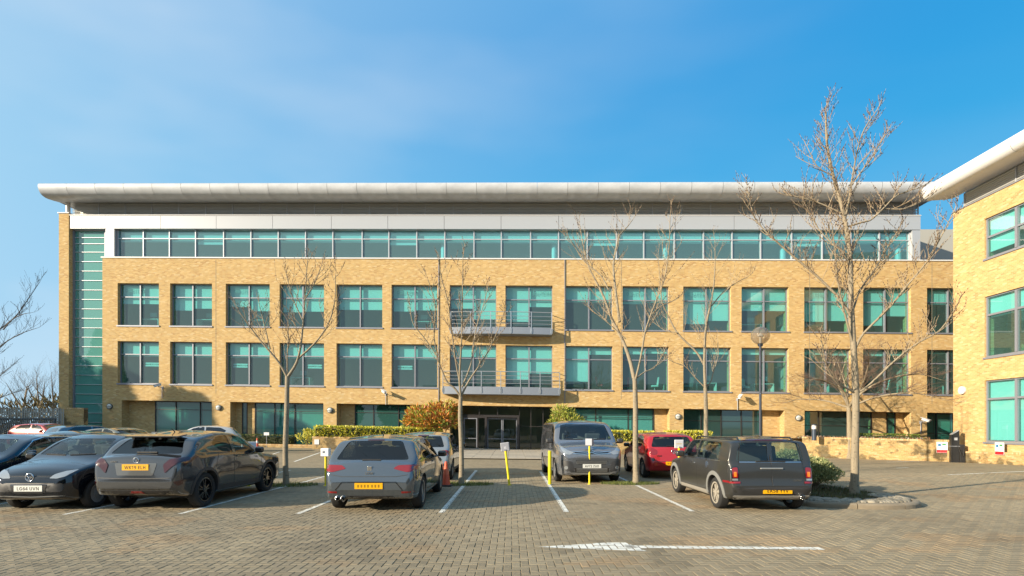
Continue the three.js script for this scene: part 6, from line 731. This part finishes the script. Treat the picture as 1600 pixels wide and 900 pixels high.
function cone(label, x, z, s) { const t = thing('traffic_cone', label, 'traffic cone', x, G(x, z), z), o = std([0.70, 0.10, 0.04], 0.55), w = std([0.7, 0.68, 0.66], 0.5), L = (a) => new THREE.LatheGeometry(a.map(([r, y]) => new THREE.Vector2(r * s, y * s)), 24); part('base', new RoundedBoxGeometry(0.36 * s, 0.05 * s, 0.36 * s, 2, 0.015).translate(0, 0.025 * s, 0), CM.rubber, t); part('cone_body', L([[0.13, 0.05], [0.085, 0.38], [0.04, 0.72], [0.028, 0.75], [0, 0.75]]), o, t); part('reflective_band', L([[0.0885, 0.36], [0.064, 0.55]].map(([r, y]) => [r + 0.003, y])), s > 0.88 ? std([0.75, 0.14, 0.06], 0.4) : w, t); }
cone('faded orange traffic cone beside the front wheel of the grey hatchback', -1.80, -14.5, 0.9); cone('small orange and white cone on the paving before the low dark hedge', -16.6, -34.6, 0.85);
// lamp post with globe, bollard light, charging post
{ const Z = 24, x = (1188 - 800) / 830 * Z, y = G(x, -Z), t = thing('lamp_post', 'dark lamp post with a clear glass globe behind the black estate', 'street lamp', x, y, -Z), top = 1.6 + (668 - 541) * Z / 830 - y; part('pole', merge([cyl(0.09, 0.09, 1.2, 16), cyl(0.06, 0.055, top - 1.2, 14, 0, 1.2, 0), cyl(0.1, 0.12, 0.12, 16, 0, top, 0)]), std([0.045, 0.055, 0.08], 0.4, { metalness: 0.4 }), t);
  const R = 0.40; part('globe', new THREE.SphereGeometry(R, 32, 20).translate(0, top + 0.1 + R * 0.95, 0), phys([0.66, 0.61, 0.53], 0.04, { transmission: 0.86, thickness: 0, ior: 1.5 }), t); part('lamp_holder', merge([cyl(0.05, 0.05, 0.3, 12, 0, top + 0.1, 0), cyl(0.14, 0.02, 0.16, 16, 0, top + 0.45, 0)]), M.white, t); part('reflector_cap', new THREE.SphereGeometry(R * 0.97, 24, 8, 0, 6.284, 0, 0.7).translate(0, top + 0.1 + R * 0.95, 0), std([0.45, 0.44, 0.42], 0.3, { metalness: 0.6 }), t); }
{ const [x, , z] = P(1272, 678, 33.6), y = 1.1 + G(x, z), t = thing('bollard_light', 'short dark bollard light with a white head in the raised bed', 'bollard light', x, y, z); part('post', cyl(0.14, 0.14, 0.72, 18), std([0.06, 0.08, 0.12], 0.4, { metalness: 0.3 }), t); part('diffuser', cyl(0.135, 0.135, 0.22, 18, 0, 0.72, 0), M.white, t); part('cap', cyl(0.145, 0.12, 0.07, 18, 0, 0.94, 0), std([0.06, 0.08, 0.12], 0.4), t); }
{ const Z = 29.2, x = (1504 - 800) / 830 * Z, y = G(x, -Z), t = thing('charging_post', 'dark slanted charging post against the brick wing', 'charging post', x - 0.45, y, -Z, -0.35), m = phys([0.02, 0.022, 0.026], 0.35, { clearcoat: 0.6 }); const s = new THREE.Shape([[-0.24, 0], [0.24, 0], [0.24, 1.75], [-0.24, 1.5]].map((p) => new THREE.Vector2(...p))), g = new THREE.ExtrudeGeometry(s, { depth: 0.28, bevelEnabled: true, bevelSize: 0.03, bevelThickness: 0.03, bevelSegments: 3 }); g.translate(0, 0, -0.14); part('cabinet', g, m, t); t.scale.set(0.72, 1, 0.8); const b = box(0.5, 0.03, 0.36); b.rotateZ(0.48); b.translate(0, 1.66, 0); part('top_trim', b, M.lightFrame, t); part('side_box', new RoundedBoxGeometry(0.34, 1.0, 0.3, 2, 0.03).translate(0.46, 0.5, -0.02), m, t); part('screen', box(0.2, 0.14, 0.01, 0.02, 1.3, 0.178), M.signGrey, t); const c = new THREE.TubeGeometry(new THREE.CatmullRomCurve3([V(0.1, 1.0, 0.18), V(0.3, 0.5, 0.26), V(0.42, 0.35, 0.24), V(0.55, 0.9, 0.18)]), 24, 0.018, 6); part('charging_cable', c, CM.rubber, t); part('guard_band', box(0.56, 0.04, 0.36, 0, 0.9, 0), M.frame, t); }
const parkSign = signTex((x, w, h) => { x.fillStyle = '#eef0f0'; x.fillRect(0, 0, w, h); x.fillStyle = '#2f7fb0'; x.fillRect(30, 40, 70, 60); x.fillStyle = '#3f9a5a'; x.fillRect(130, 36, 90, 40); x.fillStyle = '#c8202c'; x.fillRect(0, 190, w, 66); x.fillStyle = '#9fb0b8'; x.fillRect(30, 120, 190, 12); x.fillRect(30, 146, 150, 12); });
for (const [px, py, Z, turn, l] of [[1472, 699, 30.45, -0.614, 'white and red notice on the long garden wall near the charging post'], [1563, 701, 26.9, -Math.PI / 2, 'white and red notice on the low plinth wall of the brick wing']]) { const [x, y, z] = P(px, py, Z), t = thing('wall_notice', l, 'sign', x - (turn < -1 ? 0 : 0), y - 0.2, z, turn, 'parking notices on the low walls'); if (turn < -1) t.position.x = 24.71; part('plate', box(0.5, 0.62, 0.02, 0, 0.2, 0.02), M.signWhite, t); const p = new THREE.PlaneGeometry(0.48, 0.6); p.translate(0, 0.2, 0.033); part('printed_face', p, parkSign, t); }
for (const [x, l] of [[-12.6, 'small white plate at the corner of the planter wall under the hedge'], [-10.3, 'small white plate on the planter wall nearer the entrance']]) { const t = thing('wall_plate', l, 'sign', x, G(x, -34.3) + 0.46, -34.29); part('plate', box(0.3, 0.32, 0.02, 0, 0, 0.012), M.signWhite, t); part('screw', cyl(0.012, 0.012, 0.01, 8, 0, 0.1, 0.02), M.frame, t); }
for (const [u, v, l] of [[-16.4, 0.85, 'small white bay plate standing over the low dark hedge'], [-23.9, 0.75, 'small white bay plate by the short dark hedge']]) { const t = thing('bay_plate', l, 'sign', u, G(u, -35.5), -35.5); part('plate', box(0.34, 0.2, 0.02, 0, v + 0.05, 0.02), M.signWhite, t); part('stake', box(0.03, v, 0.03, 0, v / 2, 0), M.frame, t); }
// wall lamps and cameras on the facade
const lampBody = std([0.10, 0.10, 0.10], 0.5), lampGlass = phys([0.62, 0.62, 0.58], 0.25, { clearcoat: 0.5 });
function wallLamp(label, pos, turn, r, white) { const t = thing('wall_lamp', label, 'wall lamp', ...pos, turn, 'round bulkhead lamps on the brick walls'); const a = new THREE.CylinderGeometry(r, r, 0.09, 24); a.rotateX(Math.PI / 2); a.translate(0, 0, 0.045); part('housing', a, white ? M.white : lampBody, t); const d = new THREE.SphereGeometry(r * 0.82, 20, 10, 0, 6.284, 0, Math.PI / 2); d.scale(1, 0.45, 1); d.rotateX(Math.PI / 2); d.translate(0, 0, 0.09); part('diffuser', d, white ? M.signWhite : lampGlass, t); if (!white) part('guard', box(r * 1.7, 0.02, 0.03, 0, 0, 0.09 + r * 0.36), lampBody, t); }
const wl = (px, py) => { const u = uw(px), Z = -FZ - u * Math.sin(PSI), v = 1.6 + SL * u + (668 - py) * Z / 830; return onFloor(u, v, 0.0); };
[[172, 635, 'round lamp on the brick pier next to the stair glazing'], [342, 637, 'round lamp on the brick pier above the far white car'], [516, 641, 'round lamp on the brick pier at the start of the long hedge'], [1059, 651, 'round lamp on the pier behind the red hatchback'], [1247, 653, 'round lamp on the pier above the roof of the black estate']].forEach(([px, py, l]) => wallLamp(l, wl(px, py), -PSI, 0.21));
{ const Z = 29.45; wallLamp('round white lamp on the sunlit wall of the brick wing', [24.99, 1.6 + (668 - 610) * Z / 830, -Z], -Math.PI / 2, 0.22, true); }
function cctv(label, px, py, turn) { const t = thing('security_camera', label, 'camera', ...wl(px, py), -PSI, 'security cameras on the brick front'); part('bracket', merge([bar([0, -0.75, 0.05], [0, 0.05, 0.05], 0.025), bar([0, 0.02, 0.03], [0, 0.05, 0.42], 0.03), box(0.14, 0.2, 0.03, 0, 0, 0.015)]), M.signGrey, t); const b = new RoundedBoxGeometry(0.17, 0.16, 0.48, 2, 0.04); b.rotateX(0.35); b.rotateY(turn); b.translate(0, 0.14, 0.52); part('camera_body', b, M.white, t); const h = new THREE.BoxGeometry(0.24, 0.02, 0.6); h.rotateX(0.35); h.rotateY(turn); h.translate(0, 0.24, 0.54); part('sun_hood', h, M.white, t); }
cctv('white security camera above the first glazed bay', 254, 606, -0.8); cctv('white security camera above the long yellow green hedge', 603, 616, 0.7); cctv('white security camera beside the globe lamp post', 1152, 624, -0.6); cctv('white security camera at the far end of the brick front', 1438, 660, 0.5);
// ---------------------------------------------------------------- left end: fence, wall, leaning panel
{ const t = thing('timber_fence', 'weathered grey timber fence of upright slats at the left end of the offices', 'fence', -36.4, G(-36, -36.6), -36.6), mats = [0, 1, 2].map((k) => std([0.46 + 0.04 * k, 0.43 + 0.036 * k, 0.38 + 0.033 * k], 0.9, { map: softMap })), g = shear(box(0.095, 2.35, 0.022, 0, 1.2, 0)), rand = rng(6);
  for (let i = 0; i < 50; i++) { const x = -2.2 + i * 0.157; const m = part('slat', g, mats[Math.floor(rand() * 3)], t, x, -SL * x + (rand() - 0.5) * 0.03, 0); } for (const y of [0.5, 1.3, 2.1]) part('rail', shear(box(7.9, 0.09, 0.045, 1.65, y, -0.036)), mats[0], t); for (const x of [-2.1, 0.3, 2.7, 5.1]) part('post', box(0.12, 2.45, 0.1, x, 1.2 - SL * x, -0.11), mats[1], t); }
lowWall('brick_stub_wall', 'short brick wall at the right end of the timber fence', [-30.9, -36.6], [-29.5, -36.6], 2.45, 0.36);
{ const t = thing('leaning_panel', 'dark metal mesh panel leaning against the timber fence', 'panel', -33.2, G(-33, -35.9), -35.9), f = new THREE.Group(); t.rotation.y = 0.04; const lean = (g) => { g.rotateX(-0.22); return g; }, m = std([0.07, 0.08, 0.09], 0.6); part('panel_frame', lean(merge([span(-2.0, 2.0, 1.62, 1.72, -0.05, 0.05), span(-2.0, 2.0, 0.0, 0.1, -0.05, 0.05), span(-2.0, -1.9, 0.1, 1.62, -0.05, 0.05), span(1.9, 2.0, 0.1, 1.62, -0.05, 0.05)])), m, t); const bars = []; for (let k = 0; k < 30; k++) bars.push(span(-1.85 + k * 0.125, -1.82 + k * 0.125, 0.1, 1.62, -0.015, 0.015)); part('bars', lean(merge(bars)), m, t); part('prop', merge([bar([-2.2, 0, 0.5], [-2.4, 1.55, 0.1], 0.09, 8)]), std([0.20, 0.23, 0.25], 0.6), t); }
renderer.render(scene, camera);
